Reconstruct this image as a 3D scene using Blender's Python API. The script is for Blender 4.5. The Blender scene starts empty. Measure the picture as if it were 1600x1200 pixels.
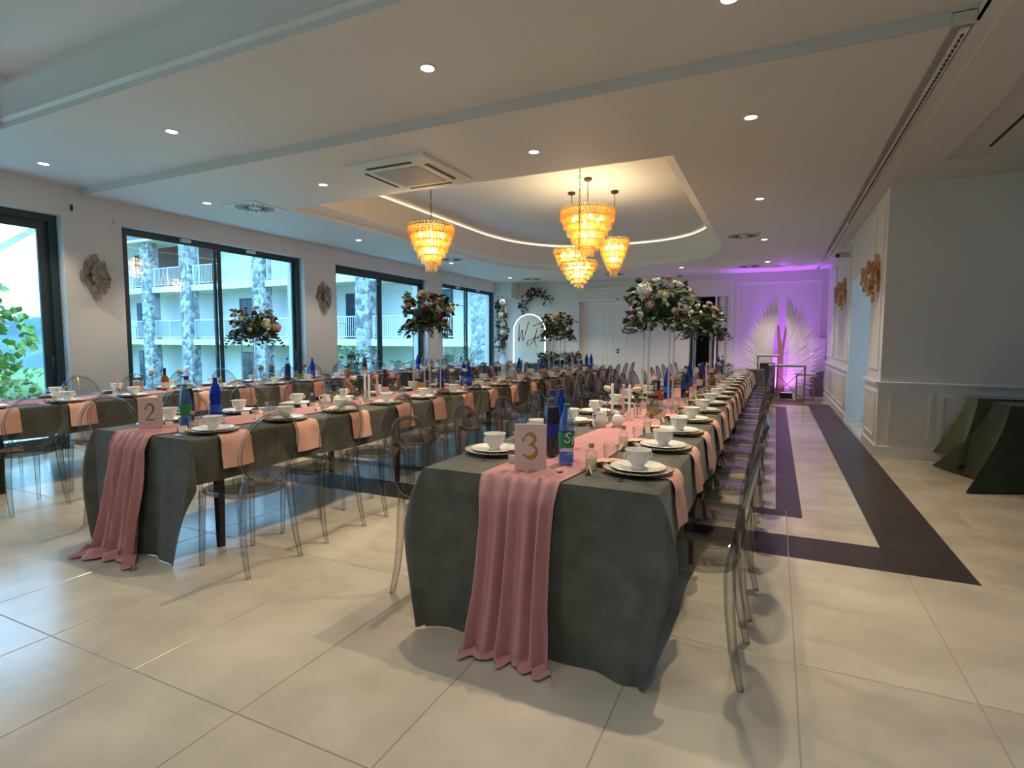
import bpy, math, random
from mathutils import Vector, Matrix, Euler
import numpy as np
random.seed(7)
SC = bpy.context.scene
COL = SC.collection
PI = math.pi
def R(a): return math.radians(a)

# ------------------------------------------------------------------ camera
cam_d = bpy.data.cameras.new('camera')
cam_d.sensor_width = 36.0
cam_d.lens = 865.0 / 1600.0 * 36.0
cam_d.clip_end = 500
cam = bpy.data.objects.new('camera', cam_d)
COL.objects.link(cam)
_y, _p, _r = 0.4435, -0.0765, 0.002
fw = Vector((-math.sin(_y) * math.cos(_p), math.cos(_y) * math.cos(_p), math.sin(_p)))
rt0 = Vector((math.cos(_y), math.sin(_y), 0))
up0 = rt0.cross(fw)
rt = rt0 * math.cos(_r) + up0 * math.sin(_r)
up = up0 * math.cos(_r) - rt0 * math.sin(_r)
cam.matrix_world = Matrix(((rt.x, up.x, -fw.x, 0), (rt.y, up.y, -fw.y, 0), (rt.z, up.z, -fw.z, 1.325), (0, 0, 0, 1)))
SC.camera = cam

# ------------------------------------------------------------------ render-side look
SC.view_settings.view_transform = 'Standard'
SC.view_settings.look = 'None'
SC.view_settings.gamma = 1.0
SC.view_settings.use_curve_mapping = False
SC.view_settings.exposure = -0.08
cy = SC.cycles
cy.max_bounces = 8
cy.diffuse_bounces = 4
cy.glossy_bounces = 3
cy.transmission_bounces = 6
cy.transparent_max_bounces = 40
cy.sample_clamp_indirect = 4.0
cy.caustics_reflective = False
cy.caustics_refractive = False
cy.use_denoising = True

# ------------------------------------------------------------------ sky: overcast, brighter overhead, soft clouds
SKY = 5.6
W = bpy.data.worlds.new('sky')
SC.world = W
W.use_nodes = True
nt = W.node_tree
nt.nodes.clear()
def N(tree, t, **kw):
    n = tree.nodes.new(t)
    for k, v in kw.items():
        if k.startswith('i_'):
            n.inputs[k[2:].replace('_', ' ')].default_value = v
        else:
            setattr(n, k, v)
    return n
tc = N(nt, 'ShaderNodeTexCoord')
sep = N(nt, 'ShaderNodeSeparateXYZ')
nt.links.new(tc.outputs['Generated'], sep.inputs[0])
ns = N(nt, 'ShaderNodeTexNoise')
ns.inputs['Scale'].default_value = 3.2
ns.inputs['Detail'].default_value = 5
mp = N(nt, 'ShaderNodeMapping')
mp.inputs['Scale'].default_value = (1, 1, 3.0)
nt.links.new(tc.outputs['Generated'], mp.inputs[0])
nt.links.new(mp.outputs[0], ns.inputs['Vector'])
cr = N(nt, 'ShaderNodeValToRGB')
cr.color_ramp.elements[0].position = 0.38
cr.color_ramp.elements[0].color = (0.055, 0.22, 0.46, 1)
cr.color_ramp.elements[1].position = 0.60
cr.color_ramp.elements[1].color = (0.34, 0.62, 0.92, 1)
nt.links.new(ns.outputs[0], cr.inputs[0])
mr = N(nt, 'ShaderNodeMapRange')
mr.inputs['From Min'].default_value = 0.0
mr.inputs['From Max'].default_value = 1.0
mr.inputs['To Min'].default_value = 1.0
mr.inputs['To Max'].default_value = 3.0
nt.links.new(sep.outputs[2], mr.inputs[0])
mul = N(nt, 'ShaderNodeMath', operation='MULTIPLY')
mul.inputs[1].default_value = SKY
nt.links.new(mr.outputs[0], mul.inputs[0])
bg = N(nt, 'ShaderNodeBackground')
nt.links.new(cr.outputs[0], bg.inputs['Color'])
nt.links.new(mul.outputs[0], bg.inputs['Strength'])
wo = N(nt, 'ShaderNodeOutputWorld')
nt.links.new(bg.outputs[0], wo.inputs[0])

def portal(name, x, y, z, w, h):
    d = bpy.data.lights.new(name, 'AREA')
    d.shape = 'RECTANGLE'; d.size = w; d.size_y = h
    d.cycles.is_portal = True
    o = bpy.data.objects.new(name, d)
    o.location = (x, y, z)
    o.rotation_euler = Euler((PI / 2, 0, -PI / 2))
    COL.objects.link(o)
WINS = [(0.7, 3.76), (4.45, 7.54), (8.34, 11.47), (12.15, 15.2)]
for i, (a, b) in enumerate(WINS + [(-3.2, -0.2)]):  # the extra span belongs to the added window out of view
    portal('window_daylight', -8.32, (a + b) / 2, 1.42, b - a, 2.75)
DOWN = 145.0      # downlight watts
CHAN = 30.0      # chandelier watts

# ------------------------------------------------------------------ materials
MATS = {}
def pm(name, color, rough=0.5, metal=0.0, spec=0.5, noise=None, bump=None, sheen=0.0, emit=None, estr=0.0, sub=0.0):
    if name in MATS: return MATS[name]
    m = bpy.data.materials.new(name)
    m.use_nodes = True
    t = m.node_tree
    b = t.nodes['Principled BSDF']
    b.inputs['Base Color'].default_value = (*color, 1)
    b.inputs['Roughness'].default_value = rough
    b.inputs['Metallic'].default_value = metal
    b.inputs['Specular IOR Level'].default_value = spec
    if sheen:
        b.inputs['Sheen Weight'].default_value = sheen
        b.inputs['Sheen Roughness'].default_value = 0.4
    if emit:
        b.inputs['Emission Color'].default_value = (*emit, 1)
        b.inputs['Emission Strength'].default_value = estr
    if noise or bump:
        co = t.nodes.new('ShaderNodeTexCoord')
    if noise:                      # (scale, amount)
        n = t.nodes.new('ShaderNodeTexNoise')
        n.inputs['Scale'].default_value = noise[0]
        n.inputs['Detail'].default_value = 6
        t.links.new(co.outputs['Object'], n.inputs['Vector'])
        r = t.nodes.new('ShaderNodeValToRGB')
        a = noise[1]
        r.color_ramp.elements[0].position = 0.3
        r.color_ramp.elements[1].position = 0.7
        r.color_ramp.elements[0].color = (*[c * (1 - a) for c in color], 1)
        r.color_ramp.elements[1].color = (*[min(1, c * (1 + a)) for c in color], 1)
        t.links.new(n.outputs[0], r.inputs[0])
        t.links.new(r.outputs[0], b.inputs['Base Color'])
    if bump:                       # (scale, strength)
        n = t.nodes.new('ShaderNodeTexNoise')
        n.inputs['Scale'].default_value = bump[0]
        n.inputs['Detail'].default_value = 4
        t.links.new(co.outputs['Object'], n.inputs['Vector'])
        bp = t.nodes.new('ShaderNodeBump')
        bp.inputs['Strength'].default_value = bump[1]
        bp.inputs['Distance'].default_value = 0.02
        t.links.new(n.outputs[0], bp.inputs['Height'])
        t.links.new(bp.outputs[0], b.inputs['Normal'])
    MATS[name] = m
    return m

def clear(name, tint, edge, refl=1.0, rough=0.03, diff=None, dmix=0.0, blend=0.35):
    """thin clear plastic or glass: tinted see-through with Fresnel reflection, deeper tint at grazing angles"""
    if name in MATS: return MATS[name]
    m = bpy.data.materials.new(name)
    m.use_nodes = True
    t = m.node_tree
    t.nodes.clear()
    lw = t.nodes.new('ShaderNodeLayerWeight'); lw.inputs['Blend'].default_value = blend
    mc = t.nodes.new('ShaderNodeMix'); mc.data_type = 'RGBA'
    mc.inputs['A'].default_value = (*tint, 1); mc.inputs['B'].default_value = (*edge, 1)
    t.links.new(lw.outputs['Facing'], mc.inputs['Factor'])
    tr = t.nodes.new('ShaderNodeBsdfTransparent')
    t.links.new(mc.outputs['Result'], tr.inputs[0])
    gl = t.nodes.new('ShaderNodeBsdfGlossy'); gl.inputs['Roughness'].default_value = rough
    fa = t.nodes.new('ShaderNodeLayerWeight'); fa.inputs['Blend'].default_value = 0.5
    pw = t.nodes.new('ShaderNodeMath'); pw.operation = 'POWER'; pw.inputs[1].default_value = 4.5
    t.links.new(fa.outputs['Facing'], pw.inputs[0])
    mu = t.nodes.new('ShaderNodeMath'); mu.operation = 'MULTIPLY_ADD'; mu.inputs[1].default_value = 0.9; mu.inputs[2].default_value = 0.035 * refl
    mu.use_clamp = True
    t.links.new(pw.outputs[0], mu.inputs[0])
    mx = t.nodes.new('ShaderNodeMixShader')
    base = tr.outputs[0]
    if diff:
        d = t.nodes.new('ShaderNodeBsdfDiffuse'); d.inputs[0].default_value = (*diff, 1)
        tl = t.nodes.new('ShaderNodeBsdfTranslucent'); tl.inputs[0].default_value = (*diff, 1)
        m1 = t.nodes.new('ShaderNodeMixShader'); m1.inputs[0].default_value = 0.5
        t.links.new(d.outputs[0], m1.inputs[1]); t.links.new(tl.outputs[0], m1.inputs[2])
        m2 = t.nodes.new('ShaderNodeMixShader'); m2.inputs[0].default_value = dmix
        t.links.new(tr.outputs[0], m2.inputs[1]); t.links.new(m1.outputs[0], m2.inputs[2])
        base = m2.outputs[0]
    t.links.new(mu.outputs[0], mx.inputs[0])
    t.links.new(base, mx.inputs[1])
    t.links.new(gl.outputs[0], mx.inputs[2])
    o = t.nodes.new('ShaderNodeOutputMaterial')
    t.links.new(mx.outputs[0], o.inputs[0])
    MATS[name] = m
    return m

def emis(name, color, s):
    if name in MATS: return MATS[name]
    m = bpy.data.materials.new(name); m.use_nodes = True
    t = m.node_tree; t.nodes.clear()
    e = t.nodes.new('ShaderNodeEmission'); e.inputs[0].default_value = (*color, 1); e.inputs[1].default_value = s
    o = t.nodes.new('ShaderNodeOutputMaterial'); t.links.new(e.outputs[0], o.inputs[0])
    MATS[name] = m
    return m

WHITE = pm('wall_paint', (0.74, 0.73, 0.71), 0.55, noise=(1.2, 0.015))
CEIL = pm('ceiling_paint', (0.70, 0.69, 0.665), 0.6, noise=(0.9, 0.012))
TRIM = pm('trim_paint', (0.80, 0.79, 0.76), 0.4)
TILE = pm('beige_stone_tile', (0.53, 0.465, 0.37), 0.20, spec=0.65, noise=(2.1, 0.20), bump=(2.2, 0.03))
TILE2 = pm('beige_stone_tile_pale', (0.565, 0.50, 0.40), 0.18, spec=0.65, noise=(1.7, 0.19), bump=(2.2, 0.03))
DARK = pm('dark_brown_tile', (0.042, 0.030, 0.028), 0.38, spec=0.4, noise=(4, 0.15))
GROUT = pm('grout', (0.36, 0.31, 0.25), 0.8)
FRAME = pm('anthracite_aluminium', (0.026, 0.050, 0.056), 0.42, spec=0.5)
GLASS = clear('window_glass', (0.93, 0.97, 0.97), (0.80, 0.90, 0.90), refl=1.3, rough=0.0, blend=0.2)
ACRYL = clear('smoky_clear_plastic', (0.945, 0.94, 0.925), (0.46, 0.45, 0.43), refl=1.25, rough=0.04, blend=0.42)
ACRLEG = clear('smoky_clear_plastic_thick', (0.915, 0.92, 0.92), (0.20, 0.205, 0.21), refl=1.6, rough=0.04, blend=0.40)
CLEARG = clear('clear_glass', (0.975, 0.98, 0.98), (0.80, 0.83, 0.84), refl=1.3, rough=0.02, blend=0.35)
ACRROD = clear('clear_acrylic_rod', (0.86, 0.88, 0.90), (0.80, 0.82, 0.84), refl=1.6, rough=0.05, diff=(0.85, 0.87, 0.9), dmix=0.35)
VELVET = pm('green_velvet', (0.105, 0.105, 0.086), 0.75, spec=0.2, noise=(9, 0.22), bump=(26, 0.06), sheen=0.12)
VELDARK = pm('dark_green_cloth', (0.030, 0.036, 0.024), 0.85, spec=0.2, noise=(5, 0.2), bump=(20, 0.06), sheen=0.15)
GREENC = pm('moss_green_cloth', (0.085, 0.10, 0.055), 0.8, spec=0.2, noise=(5, 0.2), bump=(20, 0.06), sheen=0.2)
CHIFF = pm('dusty_pink_chiffon', (0.52, 0.255, 0.255), 0.75, spec=0.15, noise=(12, 0.06), bump=(60, 0.05), sheen=0.2)
NAPK = pm('peach_pink_linen', (0.78, 0.44, 0.35), 0.8, spec=0.15, bump=(90, 0.05))
PORC = pm('white_porcelain', (0.80, 0.77, 0.71), 0.18, spec=0.6)
CHARG = pm('charger_glass_plate', (0.50, 0.46, 0.40), 0.15, spec=0.7)
GOLDB = pm('gold_beads', (0.45, 0.32, 0.16), 0.3, metal=0.9)
STEEL = pm('cutlery_steel', (0.62, 0.62, 0.60), 0.18, metal=1.0)
CORK = pm('cork', (0.55, 0.36, 0.19), 0.9)
LIQ = clear('pale_cordial', (0.93, 0.93, 0.82), (0.74, 0.74, 0.58), refl=1.2, diff=(0.82, 0.82, 0.66), dmix=0.45)
SALT = pm('cream_candy', (0.74, 0.66, 0.54), 0.7)
PAPER = pm('cream_card', (0.80, 0.74, 0.64), 0.7)
PINKC = pm('blush_pink_card', (0.74, 0.50, 0.44), 0.7)
GOLD = pm('gold_foil', (0.46, 0.27, 0.03), 0.4, metal=0.2)
SILV = pm('pale_gold_foil', (0.30, 0.24, 0.18), 0.3, metal=0.5)
BLACKM = pm('black_metal', (0.012, 0.012, 0.013), 0.45)
BLACKP = pm('black_plastic', (0.01, 0.01, 0.012), 0.35)
WAXW = pm('white_wax', (0.82, 0.80, 0.76), 0.45)
WAXP = pm('pink_wax', (0.72, 0.36, 0.38), 0.45)
BLUEB = clear('cobalt_blue_bottle', (0.05, 0.16, 0.62), (0.02, 0.06, 0.35), refl=1.2, diff=(0.02, 0.10, 0.55), dmix=0.45)
BLUECAP = pm('navy_blue_cap', (0.015, 0.03, 0.25), 0.4)
GREENCAP = pm('green_cap', (0.01, 0.18, 0.09), 0.4)
GREENLB = pm('green_label', (0.02, 0.22, 0.06), 0.5)
WHITELB = pm('white_print', (0.80, 0.82, 0.80), 0.6)
BLUELB = pm('blue_print', (0.02, 0.10, 0.55), 0.5)
COLA = pm('dark_cola', (0.012, 0.006, 0.02), 0.15, spec=0.6)
COLALB = pm('navy_label', (0.012, 0.02, 0.22), 0.4)
PET = clear('clear_pet', (0.90, 0.94, 0.96), (0.55, 0.66, 0.74), refl=1.4, rough=0.06, blend=0.4)
PETBLUE = clear('clear_blue_pet', (0.80, 0.90, 0.98), (0.30, 0.55, 0.85), refl=1.4, rough=0.06, diff=(0.2, 0.4, 0.7), dmix=0.12)
ORJ = pm('orange_juice', (0.62, 0.30, 0.045), 0.3)
REDWINE = pm('dark_red_wine_glass', (0.045, 0.006, 0.010), 0.12, spec=0.6)
AMBER = clear('amber_spirit', (0.72, 0.22, 0.04), (0.42, 0.09, 0.01), refl=1.2, diff=(0.55, 0.14, 0.02), dmix=0.4)
LEMON = clear('lemonade', (0.78, 0.80, 0.40), (0.45, 0.50, 0.15), refl=1.2, diff=(0.45, 0.46, 0.10), dmix=0.5)
LEAF = pm('dark_leaf', (0.035, 0.065, 0.028), 0.55, spec=0.35, noise=(6, 0.35))
LEAF2 = pm('eucalyptus_leaf', (0.075, 0.105, 0.062), 0.55, spec=0.3, noise=(6, 0.3))
STEM = pm('green_stem', (0.06, 0.10, 0.03), 0.6)
PETW = pm('cream_petals', (0.80, 0.74, 0.55), 0.6, spec=0.2)
PETWW = pm('white_petals', (0.82, 0.80, 0.74), 0.6, spec=0.2)
PETP = pm('pink_petals', (0.74, 0.26, 0.28), 0.6, spec=0.2)
PETBL = pm('blush_petals', (0.76, 0.50, 0.44), 0.6, spec=0.2)
PETDR = pm('burgundy_petals', (0.22, 0.035, 0.05), 0.6, spec=0.2)
AMBGL = clear('amber_glass_drop', (1.0, 0.90, 0.66), (0.96, 0.68, 0.30), refl=1.6, rough=0.08, diff=(1.0, 0.80, 0.42), dmix=0.25)
SCGL = clear('smoked_amber_glass', (0.90, 0.84, 0.78), (0.66, 0.55, 0.48), refl=2.4, rough=0.05, diff=(0.62, 0.54, 0.48), dmix=0.14)
BULB = emis('bulb_glow', (1.0, 0.80, 0.48), 42.0)
LEDW = emis('led_strip', (1.0, 0.82, 0.60), 9.0)
LEDC = emis('led_strip_neutral', (0.92, 0.96, 0.95), 1.2)
DOWNE = emis('downlight_lens', (1.0, 0.90, 0.82), 18.0)
NEON = emis('neon_white', (0.96, 1.0, 0.92), 4.5)
SIGNP = pm('sign_board', (0.78, 0.82, 0.74), 0.5)
BRONZE = pm('dark_bronze', (0.10, 0.07, 0.04), 0.35, metal=0.8)
FEATH = pm('white_feather', (0.90, 0.86, 0.85), 0.6, sheen=0.2)
WOOD = pm('brown_wood', (0.20, 0.10, 0.05), 0.6, noise=(8, 0.3))
DGREY = pm('slot_dark', (0.03, 0.03, 0.03), 0.7)
VENTM = pm('vent_white', (0.72, 0.74, 0.72), 0.5)
GRILL = pm('grille_grey', (0.40, 0.40, 0.37), 0.6)

# ------------------------------------------------------------------ geometry helpers
class G:
    def __init__(s): s.v = []; s.f = []; s.m = []
    def add(s, vf, mi=0, M=None):
        v, f = vf
        o = len(s.v)
        if M is not None: v = [tuple(M @ Vector(p)) for p in v]
        s.v.extend(v)
        s.f.extend([tuple(i + o for i in q) for q in f])
        s.m.extend([mi] * len(f))
        return s
    def mesh(s, name, mats, smooth=40):
        me = bpy.data.meshes.new(name)
        me.from_pydata([tuple(p) for p in s.v], [], s.f)
        for m in (mats if isinstance(mats, (list, tuple)) else [mats]): me.materials.append(m)
        me.polygons.foreach_set('material_index', s.m)
        if smooth:
            me.polygons.foreach_set('use_smooth', [True] * len(s.f))
            me.set_sharp_from_angle(angle=R(smooth))
        me.update()
        return me
def T(x=0, y=0, z=0, rx=0, ry=0, rz=0, s=1.0):
    return Matrix.Translation((x, y, z)) @ Euler((rx, ry, rz)).to_matrix().to_4x4() @ (Matrix.Scale(s, 4) if not isinstance(s, tuple) else Matrix.Diagonal((*s, 1)))
def box(x0, y0, z0, x1, y1, z1):
    v = [(x0, y0, z0), (x1, y0, z0), (x1, y1, z0), (x0, y1, z0), (x0, y0, z1), (x1, y0, z1), (x1, y1, z1), (x0, y1, z1)]
    return v, [(0, 3, 2, 1), (4, 5, 6, 7), (0, 1, 5, 4), (1, 2, 6, 5), (2, 3, 7, 6), (3, 0, 4, 7)]
def bbox(x0, y0, z0, x1, y1, z1, b=0.004):
    """box with a chamfered upper rim"""
    v = [(x0, y0, z0), (x1, y0, z0), (x1, y1, z0), (x0, y1, z0),
         (x0, y0, z1 - b), (x1, y0, z1 - b), (x1, y1, z1 - b), (x0, y1, z1 - b),
         (x0 + b, y0 + b, z1), (x1 - b, y0 + b, z1), (x1 - b, y1 - b, z1), (x0 + b, y1 - b, z1)]
    f = [(0, 3, 2, 1), (8, 9, 10, 11)]
    for a in (0, 4):
        for i in range(4):
            j = (i + 1) % 4
            f.append((a + i, a + j, a + 4 + j, a + 4 + i))
    return v, f
def lathe(prof, seg=20, cap0=True, cap1=True):
    v = []; f = []
    for r, z in prof:
        for i in range(seg):
            a = 2 * PI * i / seg
            v.append((r * math.cos(a), r * math.sin(a), z))
    n = len(prof)
    for k in range(n - 1):
        for i in range(seg):
            j = (i + 1) % seg
            f.append((k * seg + i, k * seg + j, (k + 1) * seg + j, (k + 1) * seg + i))
    if cap0: f.append(tuple(range(seg - 1, -1, -1)))
    if cap1: f.append(tuple((n - 1) * seg + i for i in range(seg)))
    return v, f
def tube(path, rad, seg=8, cap=True, closed=False, flat=1.0):
    P = [Vector(p) for p in path]
    n = len(P)
    rr = rad if isinstance(rad, (list, tuple)) else [rad] * n
    v = []; f = []
    ref = None
    for i in range(n):
        if closed: d = P[(i + 1) % n] - P[i - 1]
        else: d = P[min(i + 1, n - 1)] - P[max(i - 1, 0)]
        d.normalize()
        if ref is None:
            ref = Vector((0, 0, 1)) if abs(d.z) < 0.9 else Vector((1, 0, 0))
        a = (ref - d * ref.dot(d)).normalized()
        b = d.cross(a)
        ref = a
        for k in range(seg):
            t = 2 * PI * k / seg + PI / seg
            v.append(tuple(P[i] + (a * math.cos(t) * flat + b * math.sin(t)) * rr[i]))
    m = n if closed else n - 1
    for i in range(m):
        i2 = (i + 1) % n
        for k in range(seg):
            k2 = (k + 1) % seg
            f.append((i * seg + k, i * seg + k2, i2 * seg + k2, i2 * seg + k))
    if cap and not closed:
        f.append(tuple(range(seg - 1, -1, -1)))
        f.append(tuple((n - 1) * seg + k for k in range(seg)))
    return v, f
def grid(fn, nu, nv):
    v = [fn(i / nu, j / nv) for j in range(nv + 1) for i in range(nu + 1)]
    f = [(j * (nu + 1) + i, j * (nu + 1) + i + 1, (j + 1) * (nu + 1) + i + 1, (j + 1) * (nu + 1) + i) for j in range(nv) for i in range(nu)]
    return v, f
def prism(poly, z0, z1):
    n = len(poly)
    v = [(x, y, z0) for x, y in poly] + [(x, y, z1) for x, y in poly]
    f = [tuple(range(n - 1, -1, -1)), tuple(range(n, 2 * n))]
    for i in range(n):
        j = (i + 1) % n
        f.append((i, j, n + j, n + i))
    return v, f
def rings(rs):
    """loft between equal-length rings of points, capped"""
    n = len(rs[0]); v = [p for r in rs for p in r]; f = []
    for k in range(len(rs) - 1):
        for i in range(n):
            j = (i + 1) % n
            f.append((k * n + i, k * n + j, (k + 1) * n + j, (k + 1) * n + i))
    f.append(tuple(range(n - 1, -1, -1)))
    f.append(tuple((len(rs) - 1) * n + i for i in range(n)))
    return v, f
def ico(sub=1):
    import bmesh
    b = bmesh.new(); bmesh.ops.create_icosphere(b, subdivisions=sub, radius=1)
    b.verts.ensure_lookup_table()
    v = [tuple(x.co) for x in b.verts]; f = [tuple(x.index for x in q.verts) for q in b.faces]
    b.free()
    return v, f
ICO1, ICO2 = ico(1), ico(2)
def ball(x, y, z, r, hi=False, s=None):
    v, f = ICO2 if hi else ICO1
    s = s or (1, 1, 1)
    return [(x + p[0] * r * s[0], y + p[1] * r * s[1], z + p[2] * r * s[2]) for p in v], f

# ------------------------------------------------------------------ object helpers
def tag(o, label=None, cat=None, group=None, kind=None):
    if label: o['label'] = label
    if cat: o['category'] = cat
    if group: o['group'] = group
    if kind: o['kind'] = kind
    return o
def thing(name, label, cat, loc=(0, 0, 0), rz=0, group=None):
    o = bpy.data.objects.new(name, None)
    o.empty_display_size = 0.1
    o.location = loc; o.rotation_euler = (0, 0, rz)
    COL.objects.link(o)
    return tag(o, label, cat, group)
def part(name, me, parent, loc=(0, 0, 0), rot=(0, 0, 0), label=None, scale=None):
    o = bpy.data.objects.new(name, me)
    o.location = loc; o.rotation_euler = rot
    if scale: o.scale = scale
    COL.objects.link(o)
    o.parent = parent
    if label: o['label'] = label
    return o
def solo(name, me, label, cat, loc=(0, 0, 0), rz=0, group=None, rot=None):
    o = bpy.data.objects.new(name, me)
    o.location = loc; o.rotation_euler = rot or (0, 0, rz)
    COL.objects.link(o)
    return tag(o, label, cat, group)
def struct(name, me, parent=None, label=None):
    o = bpy.data.objects.new(name, me)
    COL.objects.link(o)
    if parent: o.parent = parent
    else: o['kind'] = 'structure'
    if label: o['label'] = label
    return o
def boxmesh(name, mat, *bs, b=0.0):
    g = G()
    for q in bs: g.add(bbox(*q, b) if b else box(*q))
    return g.mesh(name, mat, 0)
ORD = ['first', 'second', 'third', 'fourth', 'fifth', 'sixth', 'seventh', 'eighth', 'ninth', 'tenth', 'eleventh', 'twelfth', 'thirteenth',
       'fourteenth', 'fifteenth', 'sixteenth', 'seventeenth', 'eighteenth', 'nineteenth', 'twentieth']
# ================================================================== ROOM SHELL
YB = 15.6          # far wall
XL = -7.75         # window wall inner face
ZC, ZN = 3.10, 3.185
# ---- floor: slab with every tile its own piece
floor = struct('floor', boxmesh('floor', [GROUT], (-8.2, -3.5, -0.30, 5.2, YB + 2.2, -0.0025)))
def tile(x0, y0, x1, y1, m):
    g = 0.0022
    part('tile', boxmesh('tile', [m], (x0 + g, y0 + g, -0.02, x1 - g, y1 - g, 0.0), b=0.0015), floor)
part('screed', boxmesh('screed', [TILE], (-8.2, -3.5, -0.02, 5.2, 0.062, 0.0)), floor)
XJ = [0.118 + 0.604 * k for k in range(-13, 9)]
def seg(a, b, joints):
    p = [a] + [j for j in joints if a + 0.06 < j < b - 0.06] + [b]
    return list(zip(p[:-1], p[1:]))
YJ = [0.067 + 1.21 * k for k in range(0, 14)]
k = 0
def field(x0, x1, y0, y1, xj=XJ, yj=YJ, m=None):
    global k
    for a, b in seg(x0, x1, xj):
        for c, d in seg(y0, y1, yj):
            k += 1
            tile(a, c, b, d, m or (TILE if (k * 7) % 3 else TILE2))
field(XL, 4.9, 0.067, 3.75)
field(1.065, 4.9, 3.75, 7.6)
XJ2 = XJ[1::2]
# outer dark frame
field(-7.55, 1.065, 3.75, 4.18, XJ2, [], DARK)
field(0.655, 1.065, 4.18, 13.05, [], YJ, DARK)
field(-7.55, -7.14, 4.18, 13.05, [], YJ, DARK)
field(-7.55, 1.065, 13.05, 13.46, XJ2, [], DARK)
field(XL, -7.55, 3.75, 13.46, [], YJ)
# pale ring
field(-7.14, 0.655, 4.18, 4.63, XJ2, [])
field(0.228, 0.655, 4.63, 12.6, [], YJ)
field(-7.14, -6.71, 4.63, 12.6, [], YJ)
field(-7.14, 0.655, 12.6, 13.05, XJ2, [])
# inner dark frame
field(-6.71, 0.228, 4.63, 4.80, XJ2, [], DARK)
field(0.045, 0.228, 4.80, 12.4, [], YJ, DARK)
field(-6.71, -6.53, 4.80, 12.4, [], YJ, DARK)
field(-6.71, 0.228, 12.4, 12.6, XJ2, [], DARK)
# inner field and far end
field(-6.53, 0.045, 4.80, 12.4, XJ2, YJ)
field(XL, 1.10, 13.46, YB, XJ2, [14.6])
part('threshold', boxmesh('threshold', [TILE], (1.10, 8.64, -0.02, 4.6, 10.77, 0.0)), floor)

# ---- window wall
WO = [(0.70, 3.78), (4.45, 7.54), (8.34, 11.47), (12.15, 15.2), (-3.2, -0.2)]  # last opening is an unseen window added behind the camera for more daylight
def wallbox(name, mats, *bs): return struct(name, boxmesh(name, mats, *bs))
bs = []
edges = sorted(WO)
y = -3.6
for a, b in edges:
    bs.append((XL - 0.42, y, 0, XL, a, 3.4)); y = b
bs.append((XL - 0.42, y, 0, XL, YB + 0.3, 3.4))
for a, b in edges: bs.append((XL - 0.42, a, 2.82, XL, b, 3.4))
wallbox('wall_window_side', [WHITE], *bs)
struct('baseboard_window_side', boxmesh('baseboard_window_side', [TRIM], *[(XL, p, 0, XL + 0.015, q, 0.09) for p, q in ((3.78, 4.45), (7.54, 8.34), (11.47, 12.15), (15.2, YB))], b=0.004))
# ---- sliding windows: frame with a part for each leaf and pane
for i, (a, b) in enumerate(WO):
    x0, x1 = XL - 0.20, XL - 0.12
    t = 0.085
    g = G()
    if i == 0: a = 0.70
    zt = (2.74, 2.775, 2.72, 2.775, 2.775)[i]
    g.add(box(x0, a, zt, x1, b, 2.82)); g.add(box(x0, a, 0, x1, b, 0.05))
    g.add(box(x0, a, 0.05, x1, a + t, zt)); g.add(box(x0, b - t, 0.05, x1, b, zt))
    w = struct('window_%d' % (i + 1), g.mesh('window', [FRAME], 0))
    mid = a + (b - a) * 0.475
    for j, (c, d) in enumerate(((a + t, mid + 0.05), (mid - 0.05, b - t))):
        xx0, xx1 = (x0 + 0.004, x0 + 0.036) if j else (x0 + 0.042, x1 - 0.004)
        s = (0.10, 0.045, 0.055, 0.045, 0.06)[i]
        g = G()
        g.add(box(xx0, c, zt - s, xx1, d, zt)); g.add(box(xx0, c, 0.05, xx1, d, 0.05 + s))
        g.add(box(xx0, c, 0.05 + s, xx1, c + s, zt - s)); g.add(box(xx0, d - s, 0.05 + s, xx1, d, zt - s))
        lf = part('sash', g.mesh('sash', [FRAME], 0), w)
        xm = (xx0 + xx1) / 2
        part('pane', boxmesh('pane', [GLASS], (xm - 0.003, c + s, 0.05 + s, xm + 0.003, d - s, zt - s)), lf)
    hg = G().add(box(x1 + 0.0, b - t - 0.055, 0.92, x1 + 0.012, b - t - 0.025, 1.16)).add(box(x1 + 0.012, b - t - 0.05, 1.03, x1 + 0.04, b - t - 0.03, 1.15))
    part('handle', hg.mesh('handle', [BLACKM], 0), w)
    for yy in ((a + 0.55 * (mid - a) + 0.12, b - 0.55 * (b - mid) - 0.15) if i in (1, 3) else ()):
        part('sensor', boxmesh('sensor', [VENTM], (x1, yy - 0.07, 2.76, x1 + 0.06, yy + 0.07, 2.81), b=0.01), w, label='small white sensor box on the top rail')

# ---- main ceiling with the round-ended coffer
def hole_poly(n=30):
    p = [(-0.95, 5.57)]
    for i in range(n + 1):
        t = PI * i / n
        c, s = math.cos(t), math.sin(t)
        p.append((-3.45 + 2.5 * math.copysign(abs(c) ** 0.75, c), 10.5 + 2.95 * abs(s) ** 0.9))
    p.append((-5.95, 5.57))
    return p                    # counter-clockwise
def offset(poly, d):
    n = len(poly); out = []
    for i in range(n):
        p0, p1, p2 = Vector(poly[i - 1]), Vector(poly[i]), Vector(poly[(i + 1) % n])
        e1 = (p1 - p0).normalized(); e2 = (p2 - p1).normalized()
        n1 = Vector((-e1.y, e1.x)); n2 = Vector((-e2.y, e2.x))
        m = (n1 + n2).normalized()
        out.append(tuple(p1 + m * (d / max(0.3, m.dot(n1)))))
    return out
HP = hole_poly()
from mathutils.geometry import tessellate_polygon
def plate(name, outer, holes, z, mat, flip=True):
    loops = [[Vector((x, y, 0)) for x, y in outer]] + [[Vector((x, y, 0)) for x, y in h] for h in holes]
    tris = tessellate_polygon(loops)
    v = [(p.x, p.y, z) for l in loops for p in l]
    return v, [tuple(t) for t in tris]
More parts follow.
